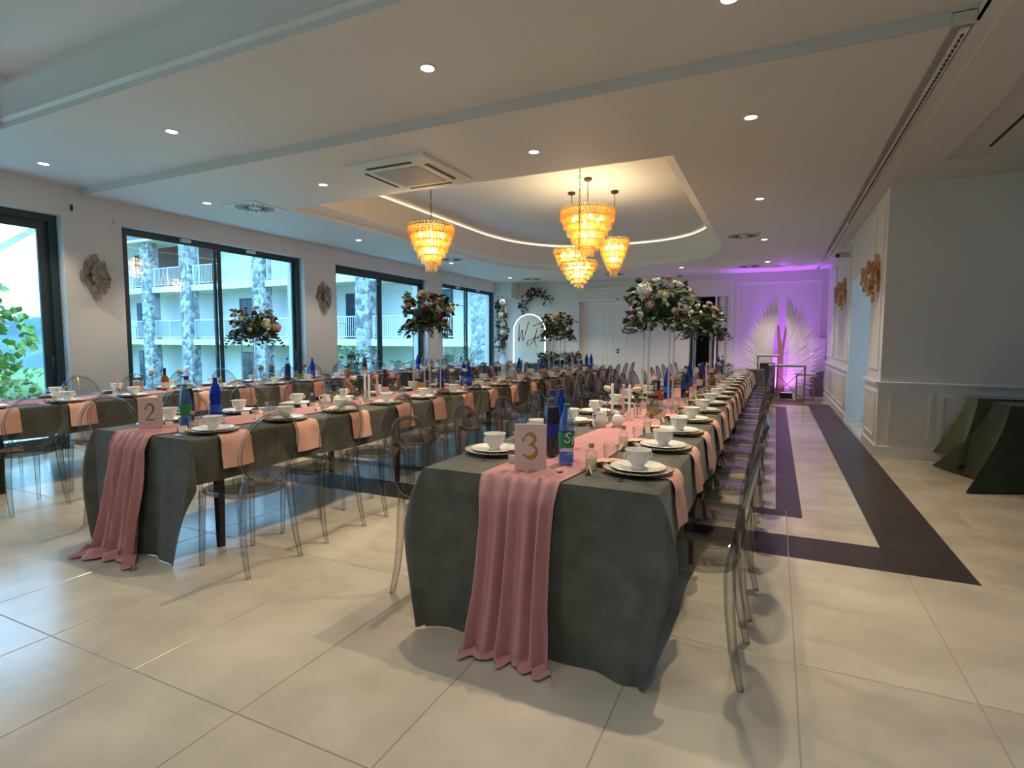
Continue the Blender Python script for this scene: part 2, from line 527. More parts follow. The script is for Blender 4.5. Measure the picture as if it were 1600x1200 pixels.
def loft_poly(prof, poly):
    rs = []
    for d, z in prof:
        rs.append([(x, y, z) for x, y in (offset(poly, d) if d else poly)])
    n = len(poly); v = [p for r in rs for p in r]; f = []
    for a in range(len(rs) - 1):
        for i in range(n):
            j = (i + 1) % n
            f.append((a * n + i, a * n + j, (a + 1) * n + j, (a + 1) * n + i))
    return v, f
g = G()
g.add(plate('c', [(XL - 0.1, 4.0), (0.83, 4.0), (0.83, YB + 0.1), (XL - 0.1, YB + 0.1)], [HP], ZC, CEIL))
g.add(box(XL - 0.1, 4.0, ZC + 0.002, 0.96, 4.02, ZN + 0.08))             # step up towards the camera side
g.add(box(XL - 0.1, 4.005, ZN + 0.6, 5.2, YB + 0.2, ZN + 0.7))   # slab over everything
ceiling = struct('ceiling', g.mesh('ceiling', [CEIL], 0))
g = G().add(loft_poly([(0, ZC), (0.0, ZC + 0.03), (0.15, ZC + 0.11), (0.15, 3.63), (0.14, 3.64), (0.12, 3.64), (0.11, 3.60), (-0.12, 3.60), (-0.12, 3.685)], HP))
cof = struct('trim_1', g.mesh('coffer_edge', [TRIM], 35))
OP = offset(HP, -0.12)
part('coffer_ceiling', G().add(plate('t', OP, [], 3.680, CEIL)).mesh('coffer_ceiling', [CEIL], 0), cof)
part('led_strip', G().add(loft_poly([(0.02, 3.606), (-0.03, 3.606)], HP)).mesh('led_strip', [LEDW], 0), cof, label='warm light strip hidden in the cove')

# ---- right edge: curtain pocket with track, border strip, outer ceiling with shallow recess
g = G()
g.add(box(0.83, 4.0, ZC + 0.065, 0.945, YB, ZC + 0.07)); g.add(box(0.83, 4.0, ZC, 0.832, YB, ZC + 0.065)); g.add(box(0.943, 4.0, ZC, 0.945, YB, ZC + 0.065))
g.add(box(0.945, 2.0, ZC, 1.1, YB + 0.1, ZC + 0.02))
g.add(box(1.1, -3.5, ZC, 1.44, 7.7, ZC + 0.01)); g.add(box(1.44, 6.84, ZC, 5.2, 7.7, ZC + 0.01)); g.add(box(1.44, -3.5, ZC, 5.2, 1.0, ZC + 0.01)); g.add(box(4.3, 1.0, ZC, 5.2, 6.84, ZC + 0.01))
g.add(box(1.42, 1.0, ZC + 0.05, 4.32, 6.86, ZC + 0.06))
for q in ((1.44, 0.98, 4.3, 1.0), (1.44, 6.84, 4.3, 6.86), (1.42, 0.98, 1.44, 6.86), (4.3, 0.98, 4.32, 6.86)): g.add(box(q[0], q[1], ZC + 0.012, q[2], q[3], ZC + 0.06))
struct('ceiling_column_side', g.mesh('ceiling_side', [CEIL], 0))
struct('trim_2', boxmesh('trim_2', [TRIM], (1.030, 3.7, ZC - 0.004, 1.050, 7.62, ZC), b=0.001))
tr = thing('curtain_track', 'white ceiling curtain track with a row of dark gliders above the aisle', 'curtain track', (0.905, 4.0, ZC))
part('rail', boxmesh('rail', [TRIM], (-0.02, 0.05, -0.012, 0.02, 11.5, 0.002)), tr)
g = G()
for q in range(90): g.add(box(-0.006, 0.1 + q * 0.062, -0.02, 0.006, 0.132 + q * 0.062, -0.008))
tag(part('gliders', g.mesh('gliders', [DGREY], 0), tr), kind='stuff')
solo('linear_vent', boxmesh('linear_vent', [DGREY], (-0.012, -0.5, -0.006, 0.012, 0.5, 0.0)), 'thin dark slot vent in the recessed ceiling by the corner', 'vent', (1.74, 6.2, ZC + 0.048))

# ---- near ceiling (one step higher) with its own coffer
NH = [(-6.22, -2.6), (3.2, -2.6), (3.2, 2.62), (-6.22, 2.62)]
g = G()
g.add(plate('n', [(XL - 0.1, -3.6), (0.95, -3.6), (0.95, 4.0), (XL - 0.1, 4.0)], [[(-6.22, -2.6), (0.5, -2.6), (0.5, 2.62), (-6.22, 2.62)]], ZN, CEIL))
g.add(box(0.945, -3.6, ZC, 0.955, 4.0, ZN))
struct('ceiling_near', g.mesh('ceiling_near', [CEIL], 0))
NP = [(-6.22, -2.6), (0.5, -2.6), (0.5, 2.62), (-6.22, 2.62)]
g = G().add(loft_poly([(0, ZN), (0.0, ZN + 0.05), (0.03, ZN + 0.07), (0.03, ZN + 0.13), (0.09, ZN + 0.25), (0.09, ZN + 0.29), (0.075, ZN + 0.29), (0.07, ZN + 0.255), (-0.1, ZN + 0.255), (-0.1, ZN + 0.5)], NP))
t3 = struct('trim_3', g.mesh('near_coffer_edge', [TRIM], 30))
part('led_strip', G().add(loft_poly([(0.02, ZN + .262), (-0.03, ZN + .262)], NP)).mesh('led_strip', [LEDC], 0), t3, label='light strip hidden in the cove')
part('coffer_ceiling', G().add(plate('t', offset(NP, -0.1), [], ZN + 0.5, CEIL)).mesh('near_coffer_ceiling', [CEIL], 0), t3)

# ---- right side: column wall, passage, long wall
XR = 1.11
wallbox('wall_corner', [WHITE], (XR + 0.25, 7.62, 0, 5.2, 7.8, 3.3), (XR, 7.62, 0, XR + 0.25, 8.64, 3.3))
wallbox('wall_right', [WHITE], (XR, 10.77, 0, XR + 0.25, YB + 0.3, 3.3), (XR, 8.64, 2.33, XR + 0.25, 10.77, 3.3))
wallbox('wall_passage', [WHITE], (XR + 0.25, 10.77, 0, 4.6, 10.95, 2.5), (XR + 0.25, 8.46, 0, 4.6, 8.64, 2.5), (XR + 0.25, 8.46, 2.4, 4.6, 10.95, 2.5))
wallbox('wall_outer', [WHITE], (5.0, -3.6, 0, 5.2, 7.8, 3.4), (XL - 0.4, -3.8, 0, 5.2, -3.6, 3.8))
portal('passage_daylight', 4.6, 9.7, 1.2, 2.1, 2.35)
bpy.data.objects['passage_daylight'].rotation_euler = Euler((PI / 2, 0, PI / 2))
# wainscot and mouldings
def frame_xz(y, x0, z0, x1, z1, w=0.035, d=0.018):      # frame on a wall that faces the camera side (-Y)
    g = G()
    for q in ((x0, z0, x1, z0 + w), (x0, z1 - w, x1, z1), (x0, z0 + w, x0 + w, z1 - w), (x1 - w, z0 + w, x1, z1 - w)):
        v, f = box(q[0], y - d, q[1], q[2], y, q[3]); g.add((v, f))
    return g
def frame_yz(x, y0, z0, y1, z1, w=0.035, d=0.018):      # on a wall that faces -X
    g = G()
    for q in ((y0, z0, y1, z0 + w), (y0, z1 - w, y1, z1), (y0, z0 + w, y0 + w, z1 - w), (y1 - w, z0 + w, y1, z1 - w)):
        g.add(box(x - d, q[0], q[1], x, q[2], q[3]))
    return g
g = G()
g.add(box(XR, 7.60, 0.125, 5.0, 7.62, 0.84)); g.add(box(XR - 0.018, 7.60, 0.125, XR, 8.64, 0.84)); g.add(box(XR - 0.018, 10.77, 0.125, XR, YB, 0.84))
wn = struct('trim_4', g.mesh('wainscot', [TRIM], 0))
part('dado_rail', boxmesh('dado_rail', [TRIM], (XR, 7.565, 0.84, 5.0, 7.62, 0.872), (XR - 0.055, 7.565, 0.84, XR, 8.64, 0.872), (XR - 0.055, 10.77, 0.84, XR, YB, 0.872), b=0.008), wn)
for q in ((1.20, 0.19, 1.615, 0.75), (1.68, 0.19, 2.2, 0.75), (2.28, 0.19, 2.9, 0.75), (2.98, 0.19, 3.6, 0.75)): part('panel_moulding', frame_xz(7.60, *q).mesh('panel_moulding', [TRIM], 0), wn)
for q in ((7.72, 0.19, 8.5, 0.75), (10.95, 0.19, 12.2, 0.75), (12.35, 0.19, 13.6, 0.75), (13.75, 0.19, 15.3, 0.75)): part('panel_moulding', frame_yz(XR - 0.018, *q).mesh('panel_moulding', [TRIM], 0), wn)
for q in ((7.78, 1.0, 8.48, 2.93), (10.95, 1.0, 13.4, 2.93), (13.55, 1.0, 15.4, 2.93)): part('panel_moulding', frame_yz(XR, *q, w=0.04).mesh('panel_moulding', [TRIM], 0), wn)
g = G()
for q in ((XR, 7.58, 0, 5.0, 7.62, 0.13), (XR - 0.035, 7.58, 0, XR, 8.64, 0.13), (XR - 0.035, 10.77, 0, XR, YB, 0.13)): g.add(bbox(*q, 0.012))
struct('baseboard_right', g.mesh('baseboard_right', [TRIM], 0))
struct('baseboard_passage', boxmesh('baseboard_passage', [TRIM], (XR + 0.25, 10.75, 0, 4.6, 10.77, 0.1)))

# ---- far wall with double door and dark doorway
D0, D1, DT = -5.24, -3.70, 2.49
O0, O1, OT = -2.11, -1.17, 2.53
wallbox('wall_back', [WHITE], (XL - 0.3, YB, 0, D0, YB + 0.3, 3.3), (D0, YB, DT, D1, YB + 0.3, 3.3), (D1, YB, 0, O0, YB + 0.3, 3.3), (O0, YB, OT, O1, YB + 0.3, 3.3), (O1, YB, 0, XR + 0.3, YB + 0.3, 3.3))
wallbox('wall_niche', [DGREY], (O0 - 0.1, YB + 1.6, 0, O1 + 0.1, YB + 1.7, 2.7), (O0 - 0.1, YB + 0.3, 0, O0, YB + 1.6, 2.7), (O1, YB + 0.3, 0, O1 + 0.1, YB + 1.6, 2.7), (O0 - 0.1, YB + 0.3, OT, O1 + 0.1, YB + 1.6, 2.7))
struct('trim_5', boxmesh('pillar_jamb', [TRIM], (-1.475, YB - 0.02, 0, -1.43, YB + 0.3, OT)))
struct('column_1', G().add(lathe([(0.13, 0), (0.13, OT)], 24), 0, T(-1.28, YB + 0.18, 0)).mesh('column', [WHITE], 40))
d = struct('door_1', boxmesh('door_frame', [TRIM], (D0, YB + 0.18, DT - 0.06, D1, YB + 0.3, DT), (D0, YB + 0.18, 0, D0 + 0.1, YB + 0.3, DT - 0.06), (D1 - 0.06, YB + 0.18, 0, D1, YB + 0.3, DT - 0.06)))
dm = -4.42
for a, b in ((D0 + 0.1, dm - 0.003), (dm + 0.003, D1 - 0.06)):
    lf = part('door_leaf', boxmesh('door_leaf', [TRIM], (a, YB + 0.2, 0.01, b, YB + 0.25, DT - 0.065), b=0.0), d)
    part('panel_moulding', frame_xz(YB + 0.2, a + 0.12, 0.2, b - 0.12, 0.95, 0.02, 0.012).mesh('m', [TRIM], 0), lf)
    part('panel_moulding', frame_xz(YB + 0.2, a + 0.12, 1.1, b - 0.12, 2.25, 0.02, 0.012).mesh('m', [TRIM], 0), lf)
for z in (1.02, 1.10): part('handle', G().add(lathe([(0.028, 0), (0.028, 0.03)], 12), 0, T(-4.12, YB + 0.2, z, rx=PI / 2)).mesh('handle', [BLACKM], 40), d, label='round black door fitting')
tm = struct('trim_6', boxmesh('door_head', [TRIM], (D0 - 0.12, YB - 0.03, DT, D1 + 0.1, YB, DT + 0.06), (D0 - 0.2, YB - 0.05, 2.80, D1 + 0.3, YB, 2.86), (D0 - 0.2, YB - 0.025, 2.98, O0, YB, 3.02)))
part('panel_moulding', frame_xz(YB, D0 - 0.05, 2.6, D1 + 0.05, 2.76, 0.02).mesh('m', [TRIM], 0), tm)
part('panel_moulding', frame_xz(YB, O0 - 0.12, -0.03, O1 + 0.12, 2.95, 0.03).mesh('m', [TRIM], 0), tm)
part('panel_moulding', frame_xz(YB, -0.95, 0.95, 0.98, 2.86, 0.04).mesh('m', [TRIM], 0), tm)
struct('baseboard_back', boxmesh('baseboard_back', [TRIM], (XL, YB - 0.02, 0, D0, YB, 0.12), (D1, YB - 0.02, 0, O0, YB, 0.12), (O1, YB - 0.02, 0, XR, YB, 0.12)))
wallbox('wall_soffit', [WHITE], (XL, YB - 0.5, 2.63, -7.2, YB, ZC), )

# ---- ceiling fittings
SPOTS = [(-2.21, 3.30, ZN), (-4.92, 3.29, ZN), (-7.03, 3.29, ZN), (-0.29, 3.35, ZN),
         (-0.24, 4.90, ZC), (-2.11, 4.91, ZC), (-4.71, 4.90, ZC), (-6.69, 4.90, ZC),
         (-0.24, 7.66, ZC), (-0.24, 10.69, ZC), (-0.23, 13.66, ZC), (-6.69, 7.78, ZC), (-6.72, 10.92, ZC), (-6.76, 14.09, ZC), (-2.10, 13.86, ZC), (-4.6, 13.9, ZC),
         (-4.9, 0.2, ZN + .5), (-2.2, 0.2, ZN + .5), (-0.2, 0.2, ZN + .5)]  # last row: added out of view to brighten the near table fronts
ring_m = G().add(lathe([(0.045, 0.0), (0.047, -0.006), (0.062, -0.004), (0.062, 0.0)], 20, False, False)).mesh('downlight_trim', [VENTM], 40)
lens_m = G().add(lathe([(0.046, -0.0015), (0.0, -0.0025)], 20, True, False)).mesh('downlight_lens', [DOWNE], 40)
names = {0: 'round ceiling downlight above the gap between tables two and three, nearest the camera', 1: 'round ceiling downlight above table two, in the raised ceiling strip', 2: 'round ceiling downlight nearest the first window pier',
         3: 'round ceiling downlight cut by the top of the picture', 4: 'round ceiling downlight by the dark curtain track, first of its row', 5: 'round ceiling downlight between the air cassette and the bright coffer corner',
         6: 'round ceiling downlight beside the white air cassette, window side', 7: 'round ceiling downlight beside the swirl vent by the first big window', 8: 'round ceiling downlight, second of the row along the aisle',
         9: 'round ceiling downlight beside the vent and smoke detector by the aisle', 10: 'round ceiling downlight at the far purple end of the aisle', 11: 'round ceiling downlight above the gap between second and third windows',
         12: 'round ceiling downlight behind the lone chandelier, by a swirl vent', 13: 'round ceiling downlight in the far window corner beside a vent', 14: 'round ceiling downlight beyond the coffer, right of the tall flowers', 15: 'round ceiling downlight beyond the coffer, behind the chandelier cluster', 16: 'unseen added downlight overhead in the raised near ceiling, window side of three',
         17: 'unseen added downlight overhead in the raised near ceiling, middle of three', 18: 'unseen added downlight overhead in the raised near ceiling, aisle side of three'}
for i, (x, y, z) in enumerate(SPOTS):
    t = thing('recessed_downlight', names[i], 'downlight', (x, y, z), 0, 'recessed ceiling downlights')
    part('trim_ring', ring_m, t); part('lens', lens_m, t)
    l = bpy.data.lights.new('downlight_beam', 'SPOT')
    l.energy = DOWN * (0.55 if y < 1 else 1.0 if y < 6 else 0.8) * (0.45 if x < -6 else 1.0); l.color = (1.0, 0.85, 0.62); l.spot_size = R(104); l.spot_blend = 0.5; l.shadow_soft_size = 0.02
    o = bpy.data.objects.new('downlight_beam', l); o.location = (0, 0, -0.012); COL.objects.link(o); o.parent = t
# air cassette
t = thing('air_cassette', 'square white ceiling air conditioning cassette with grey grille', 'air conditioner', (-3.53, 4.94, ZC))
g = G().add(rings([[(a * s, b * s, z) for a, b in ((-0.475, -0.475), (0.475, -0.475), (0.475, 0.475), (-0.475, 0.475))] for s, z in ((1, 0.0), (1, -0.012), (0.97, -0.03), (0.80, -0.042), (0.66, -0.048))]))
part('panel', g.mesh('cassette_panel', [VENTM], 25), t)
part('grille', boxmesh('grille', [GRILL], (-0.27, -0.27, -0.054, 0.27, 0.27, -0.047), b=0.0), t)
for q in range(4):
    part('air_slot', boxmesh('air_slot', [DGREY], (-0.27, 0.355, -0.048, 0.27, 0.39, -0.040)), t, rot=(0, 0, q * PI / 2))
# swirl vents
base_m = G().add(box(-0.29, -0.29, -0.01, 0.29, 0.29, 0)).mesh('vent_plate', [VENTM], 0)
hub_m = G().add(lathe([(0.055, -0.010), (0.05, -0.018), (0, -0.018)], 16, False, False)).mesh('vent_hub', [VENTM], 30)
g = G()
for q in range(24):
    a = 2 * PI * q / 24
    g.add(box(0.085, -0.009 if q % 2 else -0.006, -0.0125, 0.25, 0.009 if q % 2 else 0.006, -0.0095), 0, T(rz=a))
slot_m = g.mesh('vent_slots', [DGREY], 0)
VN = {0: 'square swirl vent in the ceiling beside the first big window', 1: 'square swirl vent behind the lone chandelier', 2: 'square swirl vent in the far ceiling above the lit arch sign', 3: 'square swirl vent beside the smoke detector near the aisle', 4: 'square swirl vent next to the purple ceiling glow', 5: 'square swirl vent in the ceiling beyond the chandelier cluster'}
for i, (x, y) in enumerate(((-6.33, 5.33), (-6.41, 10.41), (-6.30, 14.6), (-0.55, 10.16), (-0.62, 14.25), (-3.89, 14.43))):
    t = thing('swirl_vent', VN[i], 'vent', (x, y, ZC), 0, 'square swirl ceiling vents')
    part('vent_plate', base_m, t); part('vent_hub', hub_m, t); part('vent_slots', slot_m, t)
t = thing('smoke_detector', 'small white smoke detector on the ceiling beside a vent', 'smoke detector', (-0.30, 9.78, ZC))
part('base', G().add(lathe([(0.06, 0), (0.06, -0.02), (0.05, -0.03)], 16, False, True)).mesh('detector_base', [VENTM], 40), t)
part('sensor_cap', G().add(lathe([(0.035, -0.03), (0.03, -0.05), (0.0, -0.05)], 16, False, False)).mesh('detector_cap', [GRILL], 40), t)
t = thing('security_camera', 'white bullet security camera high on the right wall', 'camera', (XR, 11.3, 2.84))
part('mount', G().add(box(-0.12, -0.04, -0.04, 0, 0.04, 0.04)).mesh('mount', [VENTM], 0), t)
part('camera_body', G().add(tube([(-0.10, 0.05, 0.02), (-0.20, -0.17, -0.03)], 0.045, 12)).mesh('camera_body', [VENTM], 40), t)
part('camera_lens', G().add(tube([(-0.198, -0.166, -0.029), (-0.204, -0.18, -0.033)], 0.036, 12)).mesh('camera_lens', [BLACKP], 40), t)
for y, lb in ((4.36, 'small white bracket above the top corner of the first large window'), (8.22, 'small white bracket above the top corner of the third window'), (12.05, 'small white bracket above the top corner of the fourth window')):
    t = thing('curtain_bracket', lb, 'bracket', (XL, y, 2.87), 0, 'white curtain brackets')
    part('plate', boxmesh('plate', [VENTM], (0, -.012, -.05, .008, .012, .05)), t); part('hook', boxmesh('hook', [VENTM], (0.008, -.008, -.05, .05, .008, -.036), (.04, -.008, -.036, .05, .008, -.01)), t)
t = thing('wall_hook', 'small dark hook on the first pier just below the ceiling step', 'hook', (XL, 3.88, 2.96))
part('plate', boxmesh('plate', [VENTM], (0, -.02, -.04, .01, .02, .04)), t); part('hook', boxmesh('hook', [BLACKM], (.01, -.008, -.07, .03, .008, -.0)), t)
# ================================================================== CHANDELIERS AND SCONCES
def drop_mesh(n, r0, z0, L, w=0.02, th=0.006, tilt=0.12, seed=0):
    """one tier: n flat glass drops hung around a circle"""
    rnd = random.Random(seed); g = G()
    for i in range(n):
        a = 2 * PI * (i + rnd.uniform(-.1, .1)) / n
        l = L * rnd.uniform(0.85, 1.10)
        prof = [(w * .7, 0), (w, l * .18), (w, l * .75), (w * .72, l * .93), (w * .2, l)]
        rs = []
        for ww, d in prof:
            rr = r0 + th * 0.5 - d * tilt
            rs.append([(rr + sx * th, sy * ww, z0 - d) for sx, sy in ((-1, -1), (1, -1), (1, 1), (-1, 1))])
        g.add(rings(rs), 0, T(rz=a))
    return g
BULBM = G().add(ball(0, 0, 0, .027, False, (1, 1, 1.4))).mesh('bulb', [BULB], 60)
def chandelier(name, label, x, y, ztop, zbot, rad, zceil, seed):
    t = thing('chandelier', label, 'chandelier', (x, y, 0), 0, 'amber glass chandeliers')
    H = ztop - zbot
    tiers = 6
    g = G()
    for k in range(tiers):
        f = k / (tiers - 1)
        r = rad * (1 - 0.72 * f ** 1.35)
        z0 = ztop - H * 0.80 * f
        n = max(8, int(2 * PI * r / 0.040))
        part('glass_tier', drop_mesh(n, r, z0, H * (0.30 - .04 * f), 0.0135, 0.005, 0.08, seed + k).mesh('glass_tier', [AMBGL], 30), t)
        if 0 < k: part('glass_tier', drop_mesh(n, r * 1.1 + 0.012, z0 + H * .1, H * .20, 0.011, 0.005, 0.08, seed + 20 + k).mesh('glass_tier', [AMBGL], 30), t)
        g.add(tube([(r * math.cos(a) * .97, r * math.sin(a) * .97, z0 - 0.03) for a in [2 * PI * q / 28 for q in range(28)]], 0.007, 6, closed=True))
    for a in range(4): g.add(tube([(0, 0, ztop - .02), (rad * .9 * math.cos(a * PI / 2), rad * .9 * math.sin(a * PI / 2), ztop - 0.04)], 0.006, 6))
    g.add(tube([(0, 0, ztop + .03), (0, 0, zbot + H * .1)], 0.008, 6))
    part('metal_frame', g.mesh('metal_frame', [BRONZE], 40), t)
    # chain
    g = G(); n = int((zceil - ztop) / 0.042)
    for q in range(n):
        zc = ztop + 0.02 + q * 0.042
        pts = [(0.011 * math.cos(a), 0, zc + 0.026 * math.sin(a)) for a in [2 * PI * m / 8 for m in range(8)]]
        g.add(tube(pts, 0.0032, 4, closed=True), 0, T(rz=(q % 2) * PI / 2))
    part('chain', g.mesh('chain', [BRONZE], 40), t)
    part('ceiling_rose', G().add(lathe([(0.06, zceil), (0.055, zceil - 0.03), (0.015, zceil - 0.045)], 16)).mesh('rose', [BRONZE], 40), t)
    bz = ztop - H * .22
    for a in range(6):
        r = rad * .55
        part('bulb', BULBM, t, loc=(r * math.cos(a * PI / 3), r * math.sin(a * PI / 3), bz))
    for a in range(3): part('bulb', BULBM, t, loc=(rad * .22 * math.cos(a * 2.1), rad * .22 * math.sin(a * 2.1), ztop - H * .58))
    for dz, e in ((.25, .6), (.55, .4)):
        l = bpy.data.lights.new('chandelier_glow', 'POINT'); l.energy = CHAN * e * (rad / .3) ; l.color = (1.0, 0.74, 0.42); l.shadow_soft_size = rad * .35
        o = bpy.data.objects.new('chandelier_glow', l); o.location = (0, 0, ztop - H * dz); COL.objects.link(o); o.parent = t
ZT = 3.675
chandelier('a', 'lone tiered amber glass chandelier hanging apart on the window side', -4.12, 6.20, 2.84, 2.27, 0.29, ZT, 1)
chandelier('b', 'largest and highest amber glass chandelier in the cluster of four', -2.53, 7.87, 3.24, 2.60, 0.385, ZT, 11)
chandelier('c', 'small amber glass chandelier at the aisle side of the cluster', -2.36, 8.70, 2.94, 2.39, 0.225, ZT, 21)
chandelier('d', 'small amber glass chandelier at the window side of the cluster', -3.00, 8.50, 2.80, 2.36, 0.265, ZT, 31)
chandelier('e', 'lowest amber glass chandelier at the bottom of the cluster', -2.35, 6.97, 2.37, 2.05, 0.225, ZT, 41)

def sconce(label, x, y, z, face, seed, mat):
    rnd = random.Random(seed)
    t = thing('wall_sconce', label, 'wall lamp', (x, y, z), 0 if face > 0 else PI, 'petal glass wall sconces')
    part('backplate', G().add(lathe([(0.085, 0), (0.08, 0.018), (0.02, 0.025)], 20), 0, T(ry=PI / 2)).mesh('backplate', [BRONZE], 40), t)
    part('lamp_arm', G().add(tube([(0.02, 0, 0), (0.07, 0, 0.02), (0.075, 0, 0.10)], 0.008, 6)).add(ball(0.075, 0, 0.12, 0.02)).mesh('arm', [BRONZE], 40), t)
    spots = [(0, .22, .04), (-.085, .15, .06), (.0, .15, .12), (.085, .14, .07), (-.13, .05, .05), (-.055, .05, .14), (.04, .045, .15), (.125, .03, .08), (-.10, -.06, .07), (-.01, -.05, .15), (.075, -.07, .13), (-.05, -.15, .09), (.035, -.16, .11), (0, -.235, .06), (-.16, .0, .03), (.15, -.02, .04), (-.10, .12, .03), (.11, -.12, .04), (-.02, .06, .175), (.02, -.11, .16), (-.06, -.02, .165), (.07, .11, .13)]
    for (yy, zz, xx) in spots:
        def petal(u, v, yy=yy):
            a = (u - .5) * 2.7; w = 0.050 * (1 - .72 * abs(2 * v - 1) ** 3); tp = .018 * (2 * u - 1) ** 2 if v < .01 else 0
            return (0.046 * math.cos(a) - 0.046 + 0.02 * v, w * math.sin(a), (0.5 - v) * 0.135 - tp)
        v, f = grid(petal, 5, 4)
        v2 = [(p[0] - .006, p[1], p[2]) for p in v]; o = len(v)
        part('glass_petal', G().add((v + v2, f + [tuple(reversed([i + o for i in q])) for q in f])).mesh('petal', [mat], 60), t,
             loc=(xx, yy, zz), rot=(rnd.uniform(-.15, .15), rnd.uniform(-.2, .2), yy * 8.0))
SCR = clear('amber_glass_lit_tint', (0.95, 0.80, 0.54), (0.78, 0.52, 0.24), refl=2.2, rough=0.05, diff=(0.95, 0.68, 0.36), dmix=0.28)  # the gold lit look of these sconces is put into the glass colour
sconce('smoked glass petal sconce on the first pier, beside the near window', XL, 4.10, 2.12, 1, 3, SCGL)
sconce('smoked glass petal sconce on the second pier, between large windows', XL, 7.98, 2.16, 1, 4, SCGL)
sconce('amber glass petal sconce on the corner wall, near side of the passage', XR, 8.14, 2.12, -1, 5, SCR)
sconce('amber glass petal sconce on the right wall beyond the passage', XR, 11.7, 2.20, -1, 6, SCR)
# ================================================================== TABLES, CLOTHS, RUNNERS
ZT_ = 0.735
TABS = [ # key, phrase, x0, x1, y0, y1
    ('w', 'the window table', -6.90, -5.93, 2.13, 11.75),
    ('2', 'table two', -4.10, -3.12, 2.12, 11.85),
    ('3', 'table three', -1.47, -0.39, 2.14, 11.85)]
def cloth(x0, x1, y0, y1, seed):
    rnd = random.Random(seed)
    ph = [rnd.uniform(0, 6) for _ in range(8)]
    g = G()
    drop = 0.262
    def wave(y, z):       # soft vertical ripples along the long sides
        a = max(0, (ZT_ - z) / drop)
        return a * (0.012 * math.sin(3.1 * y + ph[0]) + 0.008 * math.sin(7.7 * y + ph[1]))
    prof = []
    for d in (drop, .2, .13, .06, .02, .006): prof.append((-0.004 - 0.028 * (d / drop), -d))
    prof.append((0.0, -0.001))
    ny = 90
    W_ = x1 - x0
    def pt(i, y):
        n = len(prof)
        if i < n:
            dx, dz = prof[i]; z = ZT_ + dz
            return (x0 + dx - wave(y, z), y, z + (0.012 * math.sin(5 * y + ph[2]) if i == 0 else 0))
        i -= n
        if i < 6:
            f = (i + 1) / 7
            return (x0 + W_ * f, y, ZT_ + 0.0)
        i = n - 1 - (i - 6)
        dx, dz = prof[i]; z = ZT_ + dz
        return (x1 - dx + wave(y + 2, z), y, z + (0.012 * math.sin(4.3 * y + ph[3]) if i == 0 else 0))
    nx = 2 * len(prof) + 6
    v = [pt(i, y0 + (y1 - y0) * j / ny) for j in range(ny + 1) for i in range(nx)]
    f = [(j * nx + i, j * nx + i + 1, (j + 1) * nx + i + 1, (j + 1) * nx + i) for j in range(ny) for i in range(nx - 1)]
    g.add((v, f))
    # end panels and the dangling corner folds
    for sgn, ye in ((-1, y0), (1, y1)):
        def endp(u, q, sgn=sgn, ye=ye):
            d = q * 0.731
            xx = x0 + W_ * u
            rip = 0.5 + 0.5 * math.sin(u * 13 + ph[4])
            out = 0.006 + (0.055 + .06 * u) * q ** 1.4 * (0.55 + 0.45 * rip) + 0.028 * q * math.sin(u * 11 + ph[5]) + 0.012 * q * math.sin(u * 25 + ph[4])
            pin = (u - .5) * -0.075 * q + .012 * math.sin(u * 17 + ph[6]) * q
            return (xx + pin, ye + sgn * out, ZT_ - d - (0.002 if q > 0 else 0))
        vf = grid(endp, 40, 16)
        g.add(vf)
        for sx, xe in ((-1, x0), (1, x1)):
            n1, n2 = 22, 16
            vv = []
            ue = 0.0 if sx < 0 else 1.0
            for a in range(n1 + 1):
                th = (PI / 2) * a / n1               # 0 = along the side hem, 90 deg = along the end panel
                ex, ev = drop, 0.725
                rmax = min(ex / max(1e-4, math.cos(th)), ev / max(1e-4, math.sin(th)))
                rmax = min(rmax, 0.745)
                tt = a / n1
                bul = math.sin(PI * tt) ** 0.8
                for b in range(n2 + 1):
                    r = rmax * b / n2
                    h = 0.24 * (1 - math.exp(-r / 0.24))
                    zz = ZT_ - math.sqrt(max(0, r * r - (0.45 * h) ** 2))
                    pe = endp(ue, min(1, r / 0.725)); ps = (xe + sx * (0.004 + .028 * min(1, r / drop)), ye, ZT_ - r)
                    wgt = tt * tt * (3 - 2 * tt)
                    bx = ps[0] * (1 - wgt) + pe[0] * wgt; by = ps[1] * (1 - wgt) + pe[1] * wgt
                    crease = 0.10 * math.sin(2 * PI * tt) * bul
                    tp = 1 - .68 * (r / .745) ** 1.2
                    bx += sx * h * bul * (0.50 + crease) * tp; by += sgn * h * bul * (0.30 - crease) * (.5 + .5 * tp)
                    z = zz * bul + (ZT_ - r) * (1 - bul)
                    vv.append((bx, by, max(0.006, z)))
            ff = [(a * (n2 + 1) + b, a * (n2 + 1) + b + 1, (a + 1) * (n2 + 1) + b + 1, (a + 1) * (n2 + 1) + b) for a in range(n1) for b in range(n2)]
            g.add((vv, ff))
    return g
